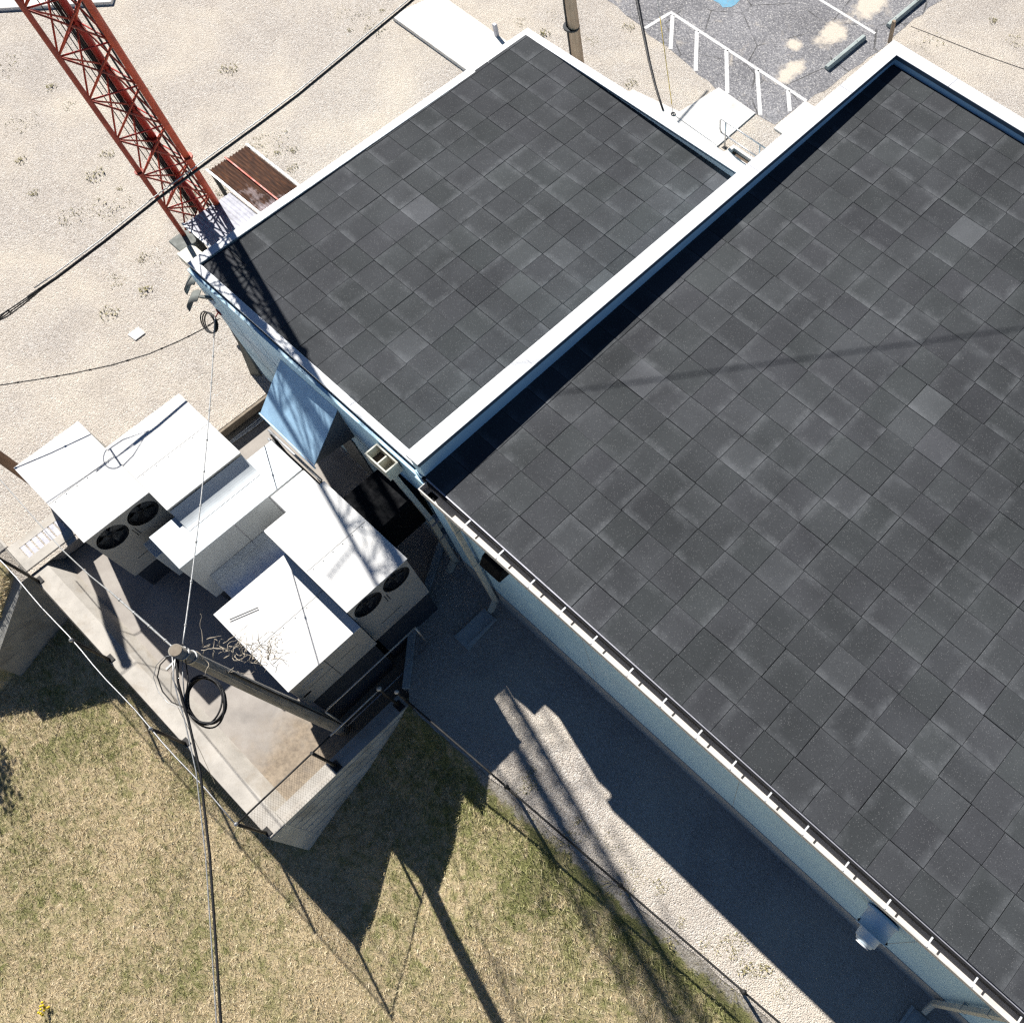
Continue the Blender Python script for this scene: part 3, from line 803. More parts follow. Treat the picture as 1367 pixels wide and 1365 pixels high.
MB().beam((-12.7, 2.40, 2.50), (-8.97, 2.40, 2.66), .035, .03).build('ridge_batten', M['red'], lt)
MB().beam((-12.7, 1.87, 2.50), (-8.97, 1.87, 2.655), .05, .03).build('edge_trim', M['white_metal'], lt)
MB().beam((-12.7, 3.01, 2.48), (-8.97, 3.01, 2.64), .05, .035).build('edge_trim', M['white_metal'], lt)
MB().beam((-11.77, .52, 2.47), (-8.97, .52, 2.62), .05, .035).build('edge_trim', M['white_metal'], lt)
for (x, y, h) in ((-12.6, 2.95, 2.42), (-12.6, 1.92, 2.42), (-11.68, .6, 2.42)):
    MB().box(x - .04, x + .04, y - .04, y + .04, 0, h).build('post', M['dark_pipe'], lt)
MB().box(-12.66, -12.58, 1.88, 3.0, 2.36, 2.435).build('cross_beam', M['dark_pipe'], lt)
MB().box(-11.74, -11.66, .56, 1.83, 2.36, 2.435).build('cross_beam', M['dark_pipe'], lt)
tag(MB().box(-12.15, -11.75, .16, .62, 0, 1.80).box(-12.2, -11.70, .10, .68, 1.80, 1.9).build('equipment_pedestal', M['pedestal_and_shadow'], bevel=.02), 'grey pedestal at the foot of the red tower leg', 'pedestal')
tag(MB().box(-11.42, -9.0, -.05, .38, 1.95, 2.2).box(-11.3, -11.1, 0, .3, 0, 1.95).build('cable_tray', M['tan_metal'], bevel=.01), 'tan enclosed cable tray running from the tower foot to the wall', 'cable tray')

# ------------------------------------------------------------------ red lattice tower
tw = thing('lattice_tower', 'tall red three-legged lattice tower with cables at the left of the small building', 'tower', (-12.18, 1.05, 0))
LEG = {'L': V3((-12.09, .455, 0)), 'M': V3((-12.74, 1.26, 0)), 'R': V3((-11.72, 1.42, 0))}
TOP = {'L': V3((-12.09, .455, 24)), 'M': V3((-12.72, 1.20, 24)), 'R': V3((-11.74, 1.34, 24))}
def tp(k, z): return LEG[k].lerp(TOP[k], z / 24)
for k, r, m in (('L', .056, 'red_brown'), ('M', .078, 'red_dark'), ('R', .076, 'red')):
    l = MB().tube([tp(k, -.1), tp(k, 24)], r, 12).build('leg', M[m], tw)
    fl = MB()
    for z in (3.9, 10.0, 16.1): fl.tube([tp(k, z - .02), tp(k, z + .02)], r * 1.75, 12)
    sub(fl, 'splice_flange', M[m], l, tw)
bay = 1.02; z0 = .72
FACES = (('L', 'R'), ('L', 'M'), ('M', 'R'))
upper = MB()
k = -1
while True:
    a, b = z0 + k * bay, z0 + (k + 1) * bay
    k += 1
    if a > 23: break
    for p, q in FACES:
        segs = [((tp(p, a), tp(q, b)), .021, 'red'), ((tp(q, a), tp(p, b)), .021, 'red_brown'), ((tp(p, b), tp(q, b)), .018, 'red_dark')]
        for (s, e), r, m in segs:
            if s.z < -.05: continue
            if b < 9.0:
                MB().tube([s, e], r, 6).build('brace', M[m], tw)
            else:
                upper.tube([s, e], r, 5)
u = upper.build('upper_lattice', M['red'], tw); u['kind'] = 'stuff'
for dx, dy, r in ((-.02, -.155, .036), (.01, -.215, .012), (.06, -.30, .010), (.02, -.40, .010), (-.10, -.08, .03), (-.16, -.02, .03), (.35, .10, .022), (.62, .13, .022)):
    c = MB().tube([(-12.74 + dx + .006 * math.sin(z * 1.7 + dx * 40), 1.26 + dy + .005 * math.cos(z * 2.1 + dy * 30), z) for z in np.arange(1.6, 23.9, .6)], r, 7).build('coaxial_cable', M['cable'] if r > .025 else M['dark_metal'], tw)
for z in (11.6, 12.9, 14.2, 15.5, 17.0, 18.4):  # unseen antennas, added high up so the tower's cast shadow turns ragged
    a = V3((-11.72, 1.36, z)); e = a + V3((.30, .42 - .1 * (z % 2), 0))
    mb = MB().tube([a, e], .02, 6).tube([e + V3((0, 0, -.42)), e + V3((0, 0, .42))], .018, 6).tube([e + V3((-.06, .09, -.42)), e + V3((-.06, .09, .42))], .012, 6)
    mb.tube([e + V3((0, 0, .42)), e + V3((-.06, .09, .42))], .012, 6).tube([e + V3((0, 0, -.42)), e + V3((-.06, .09, -.42))], .012, 6)
    mb.build('unseen_dipole', M['dark_metal'], tw)
for z in (12.4, 15.0, 17.8):  # more unseen antennas, added for the same ragged shadow
    a = V3((-12.09, .455, z)); mb = MB().tube([a, a + V3((.1, -.75, .05))], .022, 6)
    for k in range(6): mb.tube([a + V3((.02 * k - .25, -.12 * k - .1, .03)), a + V3((.02 * k + .25, -.12 * k - .1, .03))], .010, 5)
    mb.build('unseen_yagi', M['dark_metal'], tw)
MB().tube([(-12.45, 1.2, .1), (-12.45, 1.2, 2.9)], .05, 10).build('conduit', M['red_dark'], tw)

# ------------------------------------------------------------------ equipment yard: slab, walls
struct(MB().prism([(-8.70, -6.9), (-.55, -6.9), (-.55, -3.3), (-1.40, -2.35), (-2.5, -.5), (-8.70, -.5)], -.7, -.40).build('yard_slab', M['slab']), 'stained concrete yard slab under the condensing units')
wS = MB()
pr = [(-7.05, -3.2), (-7.05, -.04), (-6.68, -.04), (-6.42, -.41), (-6.42, -3.2)]
wS.extrude(pr, 'x', -8.74, -.31)
tag(wS.build('retaining_wall', M['concrete_curb'], bevel=.012), 'long pale concrete wall along the lawn edge of the yard', 'retaining wall')
wE = thing('retaining_wall', 'board-marked grey concrete wall at the right end of the yard', 'retaining wall', (-.45, -5.1, -1))
mb = MB().box(-.62, -.30, -6.655, -3.48, -2.9, -.02)
for z in np.arange(-2.6, -.1, .30): mb.box(-.301, -.291, -6.65, -3.49, z, z + .014)
for y, z in ((-6.5, -.55), (-6.5, -1.15), (-5.6, -.55), (-5.6, -1.15), (-4.7, -.5), (-4.0, -.35)): mb.tube([(-.31, y, z), (-.288, y, z)], .02, 8)
mb.build('formed_wall', M['concrete_old'], wE)
MB().box(-.625, -.296, -6.655, -3.48, -.018, .0).build('wall_top', M['concrete_curb'], wE)
MB().box(-.309, -.296, -7.05, -6.656, -2.9, -.06).build('end_face', M['concrete_old'], wE)
tag(MB().box(-9.0, -8.745, -7.08, -4.15, -.7, .02).build('retaining_wall', M['concrete_curb'], bevel=.015), 'short pale concrete wall beside the slotted drain', 'retaining wall')
# wing wall with a sloping top
wg = MB(); y = [-7.09, -9.16]
vs = [(-9.0, y[0], -3.4), (-8.70, y[0], -3.4), (-8.70, y[0], .02), (-9.0, y[0], .02), (-9.0, y[1], -3.6), (-8.70, y[1], -3.6), (-8.70, y[1], -1.80), (-9.0, y[1], -1.80)]
wg.add(vs, [(0, 1, 2, 3), (7, 6, 5, 4), (0, 4, 5, 1), (1, 5, 6, 2), (2, 6, 7, 3), (3, 7, 4, 0)])
wgo = thing('wing_wall', 'tall grey concrete wing wall stepping down the bank at the left edge', 'retaining wall', (-8.85, -8.1, -2))
for z in (-1.35, -1.95, -2.55): wg.box(-8.7035, -8.696, -9.14, -7.12, z, z + .014)
wg.build('formed_wall', M['concrete_dark'], wgo)
# slotted drain
dr = thing('slotted_drain', 'slotted metal drain grate in a concrete frame at the left wall', 'drain', (-9.2, -6.4, 0))
MB().box(-9.56, -9.36, -7.08, -5.6, -.1, .012).box(-9.359, -9.001, -7.08, -6.86, -.1, .012).build('frame', M['concrete_curb'], dr)
mb = MB()
for i in range(9): mb.box(-9.355, -9.005, -6.84 + i * .14, -6.74 + i * .14, -.03, .008)
mb.build('grate', M['galv'], dr)
MB().box(-9.356, -9.004, -6.855, -5.6, -.06, -.035).build('channel', M['black'], dr)
tag(MB().box(-14.5, -9.57, -7.26, -7.0, -.2, .03).build('curb', M['concrete_curb'], bevel=.012), 'pale concrete curb at the edge of the gravel left of the drain', 'curb')
tag(MB().beam((-8.60, -.6, -.12), (-8.60, -2.15, -.12), .12, .22).build('timber_edging', M['timber'], bevel=.01), 'grey timber edging between gravel and yard slab', 'timber')
for i, (x, r) in enumerate(((-8.46, .022), (-8.40, .018), (-8.36, .015))):
    tag(MB().tube([(x, -.45, -.34), (x, -1.5, -.36), (x - .02 * i, -2.1, -.37), (x - .1 + .08 * i, -2.3, -.38)], r, 8).build('conduit', M['white_metal']), 'white conduit lying along the timber edging on the slab', 'conduit', 'conduits along the timber edging')
tag(MB().beam((-1.42, -2.40, -.16), (-.60, -3.28, -.16), .16, .42).beam((-2.55, -.55, -.16), (-1.42, -2.40, -.16), .16, .42).build('curb', M['concrete_old'], bevel=.012), 'shaded concrete curb between the yard slab and the dark gravel', 'curb')

# ------------------------------------------------------------------ packaged air units
def fan_panel(mb, x, y0, y1, z0, z1, cy, cz_, r):
    """+x facing panel with a round hole"""
    n = 32; vs = []; 
    for i in range(n):
        t = 2 * math.pi * i / n; c, s = math.cos(t), math.sin(t)
        vs.append((x, cy + r * c, cz_ + r * s))
    for i in range(n):
        t = 2 * math.pi * i / n; c, s = math.cos(t), math.sin(t)
        ky = ((y1 - cy) / c if c > 0 else (y0 - cy) / c) if abs(c) > 1e-6 else 1e9
        kz = ((z1 - cz_) / s if s > 0 else (z0 - cz_) / s) if abs(s) > 1e-6 else 1e9
        k = min(ky, kz); vs.append((x, cy + k * c, cz_ + k * s))
    fs = [(i, (i + 1) % n, n + (i + 1) % n, n + i) for i in range(n)]
    # corner fillers
    mb.add(vs, fs)
    for Y, Zc in ((y0, z0), (y1, z0), (y1, z1), (y0, z1)):
        best = sorted(range(n), key=lambda i: (vs[n + i][1] - Y) ** 2 + (vs[n + i][2] - Zc) ** 2)
        i, j = best[0], best[1]
        mb.add([vs[n + i], (x, Y, Zc), vs[n + j]], [(0, 1, 2)])
def condenser(root, x0, x1, y0, y1, zt, zb_, fz, fr):
    """cabinet with two side fans under an overhanging top panel"""
    xf = x1 - .12; cy = (y0 + y1) / 2; wy = y1 - y0
    bx = MB()
    bx.add([(x0, y0, zb_), (xf, y0, zb_), (xf, y1, zb_), (x0, y1, zb_), (x0, y0, zt - .02), (xf, y0, zt - .02), (xf, y1, zt - .02), (x0, y1, zt - .02)],
           [(0, 3, 2, 1), (0, 1, 5, 4), (2, 3, 7, 6), (3, 0, 4, 7)])
    zp = fz - fr - .12
    bx.quad((xf, y0, zb_), (xf, y1, zb_), (xf, y1, zp), (xf, y0, zp))
    c1, c2 = y0 + wy * .25 + .01, y0 + wy * .75 - .01
    fan_panel(bx, xf, y0, cy, zp, zt - .02, c1, fz, fr)
    fan_panel(bx, xf, cy, y1, zp, zt - .02, c2, fz, fr)
    bx.build('condenser_cabinet', M['ac_tan'], root, fix=False)
    MB().box(x0 - .02, x1, y0 - .01, y1 + .01, zt - .019, zt).build('top_panel', M['ac_white'], root, bevel=.006)
    for c in (c1, c2):
        sh = MB().lathe([(0, fr), (-.16, fr), (-.162, 0)], (xf, c, fz), (1, 0, 0), 32).build('fan_shroud', M['dark_metal'], root, fix=False)
        a = V3((xf - .10, c, fz))
        for i in range(4):
            t = math.pi / 2 * i + .4; d = V3((0, math.cos(t), math.sin(t))); p = V3((0, -math.sin(t), math.cos(t)))
            fb = MB().add([a + d * .05 - p * .05, a + d * .28 - p * .13 + V3((.03, 0, 0)), a + d * .28 + p * .13 - V3((.03, 0, 0)), a + d * .05 + p * .05], [(0, 1, 2, 3), (3, 2, 1, 0)])
            sub(fb, 'fan_blade', M['blade_metal'], sh, root, fix=False)
        sub(MB().lathe([(-.05, .06), (.03, .06), (.035, 0)], a, (1, 0, 0), 16), 'fan_hub', M['dark_metal'], sh, root, fix=False)
        gd = MB()
        for r in (.10, .2, .29): gd.tube([(xf + .004, c + r * math.cos(t), fz + r * math.sin(t)) for t in np.linspace(0, 2 * math.pi, 25)[:-1]], .003, 4, closed=True)
        for t in (0, math.pi / 3, 2 * math.pi / 3): gd.beam((xf + .004, c - fr * math.cos(t), fz - fr * math.sin(t)), (xf + .004, c + fr * math.cos(t), fz + fr * math.sin(t)), .007, .007)
        sub(gd, 'fan_guard', M['dark_metal'], sh, root)
    MB().box(xf + .001, xf + .004, cy - .40, cy + .12, zb_ + .42, zb_ + .435).build('panel_seam', M['dark_metal'], root)
    for dy in (.02, -.035): MB().box(xf + .001, xf + .008, cy + dy, cy + dy + .014, zp - .02, zp + .25).build('bracket', M['dark_metal'], root)
    MB().box(x0 + .05, xf - .06, y0 + .05, y1 - .05, -.39, zb_ - .001).build('plinth', M['plinth'], root)

uE = thing('condensing_unit', 'white topped packaged air unit nearest the large building wall', 'air unit', (-2.4, -3.1, -.4))
condenser(uE, -3.70, -1.26, -3.03, -1.60, 3.10, 1.08, 2.52, .315)
MB().box(-3.43, -1.21, -4.72, -3.045, 1.32, 2.41).build('main_cabinet', M['ac_tan'], uE, bevel=.008)
MB().box(-3.45, -1.19, -4.74, -3.046, 2.411, 2.43).build('top_panel', M['ac_white'], uE, bevel=.006)
MB().box(-3.38, -1.30, -4.66, -3.10, -.39, 1.319).build('plinth', M['plinth'], uE)
MB().box(-3.25, -2.20, -1.595, -.478, 1.95, 2.95).build('assumed_shade_duct', M['black'], uE, bevel=.01)  # assumed, unseen duct; black and sized so its shadow covers the gravel strip
MB().box(-4.23, -3.74, -2.50, -1.70, .9, 3.06).build('coil_housing', M['ac_white'], uE, bevel=.008)
MB().box(-1.2095, -1.206, -3.93, -3.92, 1.41, 2.37).box(-1.2095, -1.206, -4.48, -3.28, 1.915, 1.922).build('panel_seam', M['dark_metal'], uE)
MB().box(-1.2095, -1.204, -4.66, -4.495, 1.75, 1.81).build('rating_plate', M['black'], uE)
MB().tube([(-1.205, -4.29 + .24 * math.cos(t), 2.155 + .07 * math.sin(t)) for t in np.linspace(0, 2 * math.pi, 33)[:-1]], .007, 4, closed=True).build('badge', M['label_pale'], uE)
MB().box(-1.2095, -1.205, -4.39, -4.19, 2.15, 2.161).build('badge', M['label_pale'], uE)
MB().box(-1.2095, -1.205, -3.61, -3.51, 2.28, 2.335).build('sticker', M['label_pale'], uE)
for dx, dy in ((0, 0), (.046, -.018)):
    MB().beam((-3.136 + dx, -4.596 + dy, 2.432), (-2.934 + dx, -4.082 + dy, 2.432), .020, .004).build('slot', M['dark_metal'], uE)

uW = thing('condensing_unit', 'white topped packaged air unit by the drain and brown post', 'air unit', (-7.5, -4.0, -.4))
condenser(uW, -9.00, -6.55, -5.51, -4.045, 2.40, .36, 1.84, .325)
MB().box(-8.06, -5.985, -4.03, -2.265, .45, 2.36).build('main_cabinet', M['ac_tan'], uW, bevel=.008)
MB().box(-8.08, -5.965, -4.033, -2.25, 2.361, 2.38).build('top_panel', M['ac_white'], uW, bevel=.006)
MB().box(-8.0, -6.05, -3.95, -2.3, -.39, .449).build('plinth', M['plinth'], uW)

dk = thing('air_duct', 'large pale sheet metal duct between the two air units', 'duct', (-5.4, -3.2, -.4))
MB().box(-5.95, -4.93, -4.64, -1.63, .45, 2.09).build('duct_body', M['duct'], dk, bevel=.008)
pr = [(-5.962 + .50 * u, 2.098 + .20 * (1 - u) ** 2) for u in np.linspace(0, 1, 12)]
tc = MB()
for i in range(len(pr) - 1):
    (xa, za), (xb, zb2) = pr[i], pr[i + 1]
    tc.quad((xa, -4.02, za), (xb, -4.02, zb2), (xb, -2.27, zb2), (xa, -2.27, za))
tc.sm = [True] * len(tc.f)
tc.quad((-5.962, -4.02, 2.298), (-5.962, -4.02, 2.097), (-5.50, -4.02, 2.097), (-5.74, -4.02, 2.16))
tc.build('curved_flashing', M['duct'], dk)
for y in (-2.49, -3.34):
    MB().box(-5.951, -4.922, y, y + .014, .5, 2.095).build('seam', M['galv'], dk)
MB().box(-5.9, -4.98, -4.55, -1.7, -.39, .449).build('duct_stand', M['plinth'], dk)
MB().box(-4.925, -3.44, -4.39, -3.04, .30, 1.25).build('branch_duct', M['bright_galv'], dk, bevel=.01)
MB().box(-4.9, -3.5, -4.3, -3.1, -.39, .299).build('duct_stand', M['plinth'], dk)
MB().beam((-4.72, -3.05, 1.253), (-4.72, -4.38, 1.253), .010, .006).build('branch_seam', M['duct'], dk)
MB().box(-6.41, -5.955, -4.87, -4.65, .4, 1.41).build('side_duct', M['duct'], dk, bevel=.01)
MB().box(-6.54, -5.955, -4.63, -4.06, .4, 1.17).build('side_duct', M['duct'], dk, bevel=.01)
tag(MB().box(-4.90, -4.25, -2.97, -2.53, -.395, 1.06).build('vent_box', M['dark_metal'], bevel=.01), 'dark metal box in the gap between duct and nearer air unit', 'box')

# seams and fixings of the unit tops
for root, zt_, segs in ((uE, 3.1005, (((-2.45, -3.02), (-2.45, -1.62)),)), (uE, 2.4305, (((-2.30, -4.72), (-2.30, -3.06)),)),
                        (uW, 2.4005, (((-7.78, -5.50), (-7.78, -4.06)),)), (uW, 2.3805, (((-7.02, -4.02), (-7.02, -2.27)),))):
    for (xa, ya), (xb, yb) in segs:
        MB().box(xa - .006, xa + .006, ya, yb, zt_ - .001, zt_ + .004).build('top_seam', M['seam_grey'], root)
        for k in range(6):
            y = ya + (yb - ya) * (k + .5) / 6
            MB().tube([(xa + .05, y, zt_ - .001), (xa + .05, y, zt_ + .006)], .011, 6).build('screw', M['dark_metal'], root)
# pipes in front of the canopy
hp = thing('pipe_rack', 'pair of pipe rails on posts under the canopy edge', 'pipe rack', (-5.6, -1.5, -.4))
for z, y in ((1.95, -1.50), (1.72, -1.62)):
    MB().tube([(-6.3, y, z), (-4.5, y - .02, z + .02)], .028, 8).build('rail', M['pipe'], hp)
for x in (-6.2, -4.6):
    MB().tube([(x, -1.53, -.4), (x, -1.53, 1.95)], .028, 8).build('post', M['dark_pipe'], hp)
MB().box(-6.25, -4.55, -1.58, -1.555, 1.2, 1.7).build('panel', M['dark_metal'], hp)

# ------------------------------------------------------------------ fences
def mesh_panel(mb, p, q, z0, z1, zf=None, pitch=.062, r=.0016):
    p, q = V3((*p, 0)), V3((*q, 0)); L = (q - p).length; d = (q - p) / L
    n = int(L / pitch); m = max(2, int(round((z1 - z0) / (pitch)))); dz = (z1 - z0) / m
    off = V3((-d.y, d.x, 0))
    def g(u): 
        return zf(p.x + d.x * u, p.y + d.y * u) if zf else 0
    o = []
    for i in range(n + 1):
        for s in (1, -1):
            pts = []
            for j in range(m + 1):
                u = i * pitch + (s * pitch / 2 if j % 2 else 0)
                u = min(max(u, 0), L)
                pts.append(p + d * u + V3((0, 0, z0 + j * dz + g(u))) + off * (.003 * s))
            for a, b in zip(pts[:-1], pts[1:]):
                t = (b - a).normalized(); e1 = off; e2 = t.cross(off)
                k = len(mb.v)
                mb.v += [tuple(x + (e1 * c + e2 * sn) * r) for x in (a, b) for c, sn in ((1, 0), (-.5, .87), (-.5, -.87))]
                mb.f += [(k, k + 1, k + 4, k + 3), (k + 1, k + 2, k + 5, k + 4), (k + 2, k, k + 3, k + 5)]
                mb.sm += [False] * 3
    return mb

fS = thing('chain_link_fence', 'dark chain-link fence on the long wall above the lawn', 'fence', (-5, -7.07, 0))
for x in (-.45, -3.1, -5.75, -8.4, -11.05, -13.7):
    p = MB().tube([(x, -7.02, -.04), (x, -7.02, 1.33)], .032, 10).build('post', M['dark_pipe'], fS)
    sub(MB().box(x - .09, x + .09, -7.044, -6.93, -.035, -.02), 'base_plate', M['dark_pipe'], p, fS)
    sub(MB().lathe([(0, .04), (.02, .042), (.045, .03), (.06, 0)], (x, -7.02, 1.32), (0, 0, 1), 12), 'post_cap', M['pipe'], p, fS)
MB().tube([(x, -7.02 + .012 * math.sin(x * 3), 1.31 + .01 * math.sin(x * 2.3)) for x in np.arange(-14, -.3, .45)] , .012, 8).build('top_rail', M['pipe'], fS)
mesh_panel(MB(), (-14, -7.05), (-.45, -7.05), -.02, 1.30, r=.0012).build('wire_mesh', M['fence_wire'], fS, fix=False)
MB().tube([(-14, -7.05, .02), (-.45, -7.05, .02)], .006, 5).build('bottom_wire', M['fence_wire'], fS)

fE = thing('chain_link_fence', 'chain-link fence on the board-marked wall at the right end of the yard', 'fence', (-.45, -5.2, 0))
for y in (-5.28, -3.62):
    p = MB().tube([(-.45, y, 0), (-.45, y, 1.35)], .032, 10).build('post', M['dark_pipe'], fE)
    sub(MB().box(-.54, -.32, y - .08, y + .08, .0, .015), 'base_plate', M['dark_pipe'], p, fE)
    if y > -4: sub(MB().lathe([(0, .04), (.03, .055), (.06, .05), (.09, .02), (.1, 0)], (-.45, y, 1.33), (0, 0, 1), 14), 'post_cap', M['pipe'], p, fE)
rl = MB().tube([(-.45, -6.98, 1.32), (-.45, -5.25, 1.32)], .02, 8).build('top_rail', M['dark_pipe'], fE)
MB().tube([(-.45, -4.85, 1.32), (-.45, -3.66, 1.32)], .018, 8).build('top_rail', M['pipe'], fE)
MB().tube([(-.45, -5.25, 1.32), (-.45, -4.85, 1.32)], .02, 8).build('top_rail', M['dark_pipe'], fE)
mesh_panel(MB(), (-.42, -6.98), (-.42, -3.62), .03, 1.31).build('wire_mesh', M['fence_wire'], fE, fix=False)

gate = thing('swing_gate', 'narrow chain-link gate frame standing open inside the yard', 'gate', (-.95, -3.5, -.3))
fr = MB(); pts = [(-.95, -4.62, 1.2), (-.95, -2.32, 1.2)]
fr.tube(pts, .02, 8); fr.tube([(-.95, -2.32, 1.2), (-.95, -2.32, -.1)], .02, 8); fr.tube([(-.95, -4.62, 1.2), (-.95, -4.62, -.1)], .02, 8); fr.tube([(-.95, -4.62, -.1), (-.95, -2.32, -.1)], .02, 8)
fr.build('frame', M['pipe'], gate)
mesh_panel(MB(), (-.95, -4.62), (-.95, -2.32), -.08, 1.19, pitch=.07).build('wire_mesh', M['fence_wire'], gate, fix=False)
MB().tube([(-.95, -4.60, -.38), (-.95, -4.60, -.1)], .02, 8).build('hinge_post', M['dark_pipe'], gate)

fG = thing('chain_link_fence', 'long chain-link fence between the gravel strip and the lawn bank', 'fence', (5, -3.15, 0))
XS = [-.2] + [2.75 + 2.85 * i for i in range(6)]
for x in XS:
    y = yfence(x)
    p = MB().tube([(x, y, -.3), (x, y, 1.22)], .03, 10).build('post', M['dark_pipe'], fG)
    sub(MB().lathe([(0, .035), (.03, .05), (.06, .045), (.085, .02), (.095, 0)], (x, y, 1.2), (0, 0, 1), 14), 'post_cap', M['pipe'] if x < 0 else M['dark_pipe'], p, fG)
MB().tube([(x, yfence(x), 1.2 - .02 * math.sin(max(0, x - 2.75) / 2.85 * math.pi) ** 2) for x in np.arange(.05, 17.2, .3)], .02, 8).build('top_rail', M['dark_pipe'], fG)
mesh_panel(MB(), (-.1, yfence(-.1)), (15.5, yfence(15.5)), .0, 1.19).build('wire_mesh', M['fence_wire'], fG, fix=False)

# ------------------------------------------------------------------ utility pole with its cables
up = thing('utility_pole', 'weathered grey wooden utility pole standing inside the yard fence', 'utility pole', (-1.07, -4.75, -.4))
PB, PT = V3((-1.08, -4.74, -.42)), V3((-.90, -5.04, 6.5))
pts, rs_ = [], []
for i in range(15):
    t = i / 14; pts.append(PB.lerp(PT, t) + V3((.015 * math.sin(t * 5), .012 * math.cos(t * 4), 0))); rs_.append(.150 - .055 * t)
MB().tube(pts, rs_, 20).build('trunk', M['wood'], up)
MB().tube([PT + V3((0, 0, .001)), PT + V3((0, 0, .012))], .088, 18).build('end_grain', M['timber'], up)
mb = MB()
for zz, rr in ((6.28, .103), (6.05, .106)):
    c = PB.lerp(PT, (zz + .42) / 6.92); mb.tube([c, c + V3((0, 0, .05))], rr, 16)
mb.beam(PB.lerp(PT, .97) + V3((.0, -.1, 0)), PB.lerp(PT, .97) + V3((.02, -.3, 0)), .03, .03)
mb.build('band', M['steel_wire'], up)
MB().tube([PB.lerp(PT, t) + V3((.10, .105, 0)) * (1.0 - .28 * t) for t in np.linspace(.02, .80, 14)], .022, 8).build('riser_conduit', M['dark_metal'], up)
MB().tube([PB.lerp(PT, t) + V3((.14, .02, 0)) * (1.06 - .35 * t) for t in np.linspace(.0, .95, 14)], .006, 6).build('ground_wire', M['steel_wire'], up)
hk = V3((-.95, -4.62, -.05)); MB().tube([hk + V3((.16, .02 * k, .06 * math.sin(k))) for k in range(5)], .02, 6).build('bracket', M['dark_metal'], up)

def cable(pts, r, mat, label, cat='cable', seg=6, name='overhead_cable', ties=None):
    mb = MB().tube(pts, r, seg)
    if ties:
        for t in np.arange(ties * .6, len(pts) - 1, ties):
            i = int(t); p = V3(pts[i]).lerp(V3(pts[i + 1]), t - i); d = (V3(pts[i + 1]) - V3(pts[i])).normalized()
            mb.tube([p - d * .02, p + d * .02], r * 1.7, 6)
    return tag(mb.build(name, mat), label, cat)
# a: thick cable passing the tower foot, with its snowshoe and storage loop
A1 = [(-10.19, -1.22), (-10.36, .14), (-10.47, 1.65), (-10.55, 2.88), (-10.64, 3.94), (-11.16, 7.66), (-11.78, 11.4), (-12.5, 15.4)]
cable([(-10.08, -3.0, 4.6), (-10.09, -2.4, 4.6)] + [(x, y, 4.6) for x, y in A1], .028, M['cable'], 'thick black overhead cable crossing in front of the red tower')
cable([(x - .035, y, 4.655) for x, y in [(-10.09, -2.8), (-10.10, -2.4)] + A1], .011, M['steel_wire'], 'steel strand lashed along the thick black overhead cable', 'strand')
cable([(-10.08, -2.9, 4.61), (-10.08, -3.22, 4.6), (-10.09, -3.6, 4.6), (-10.2, -5.2, 4.6), (-10.4, -8.0, 4.65)], .010, M['cable'], 'thin black end of the overhead cable beyond the storage loop')
sn = MB()
ring = [(.62, .0), (.10, .19)] + [(-.20 + .24 * math.cos(t), .22 * math.sin(t)) for t in np.linspace(math.pi * .45, math.pi * 1.55, 14)] + [(.10, -.19)]
RP = lambda u, v: V3((-10.07, -3.22, 4.57)) + V3((-.06, 1, 0)).normalized() * u + V3((.60, .0, .80)).normalized() * v * .85
sn.tube([RP(u, v) for u, v in ring], .013, 6, closed=True)
tag(sn.build('cable_storage_loop', M['cable']), 'black teardrop cable storage loop hanging on the thick overhead cable', 'cable loop')
for a, b, rr in ((RP(-.66, 0), RP(.6, 0), .012), (RP(-.20, .23), RP(-.20, -.23), .020)):
    tag(MB().tube([a, b], rr, 6).build('spacer_bar', M['cable']), 'thin black spacer bar across the teardrop cable storage loop', 'bar', 'bars of the cable storage loop')
# b: thin lashed cable from the corner to the left
cable([(-8.79, -.55, 2.65), (-8.78, -.98, 2.7), (-8.81, -1.48, 2.78), (-8.88, -2.1, 2.9), (-9.06, -2.78, 3.05), (-9.3, -3.4, 3.2), (-9.53, -3.87, 3.3), (-9.88, -4.54, 3.45), (-10.4, -5.6, 3.6)], .012, M['cable'], 'thin black lashed cable running left from the building corner', ties=1.0)
mb = MB()
for k in range(3):
    mb.tube([(-8.95 + (.27 + .02 * k) * math.cos(t) - .03 * k, -.72 + .13 * math.sin(t) - .02 * k, 2.52 + (.18 + .01 * k) * math.sin(t + .3)) for t in np.linspace(0, 2 * math.pi, 29)[:-1]], .014, 6, closed=True)
tag(mb.build('cable_coil', M['cable']), 'small coil of black cable at the front corner of the small building', 'cable coil')
tag(MB().box(-8.86, -8.74, -.50, -.425, 2.75, 2.86).tube([(-8.80, -.50, 2.8), (-8.86, -.62, 2.66)], .012, 6).build('cable_clamp', M['red_clamp']), 'small red wall clamp holding cables at the building corner', 'clamp')
# c: messenger between the corner and the pole
mpts = catenary((-8.85, -.60, 2.70), (-.97, -4.93, 6.40), .15, 26)
cable(mpts, .012, M['steel_wire'], 'pale steel messenger wire from the building corner to the pole top', 'wire', ties=2.6)
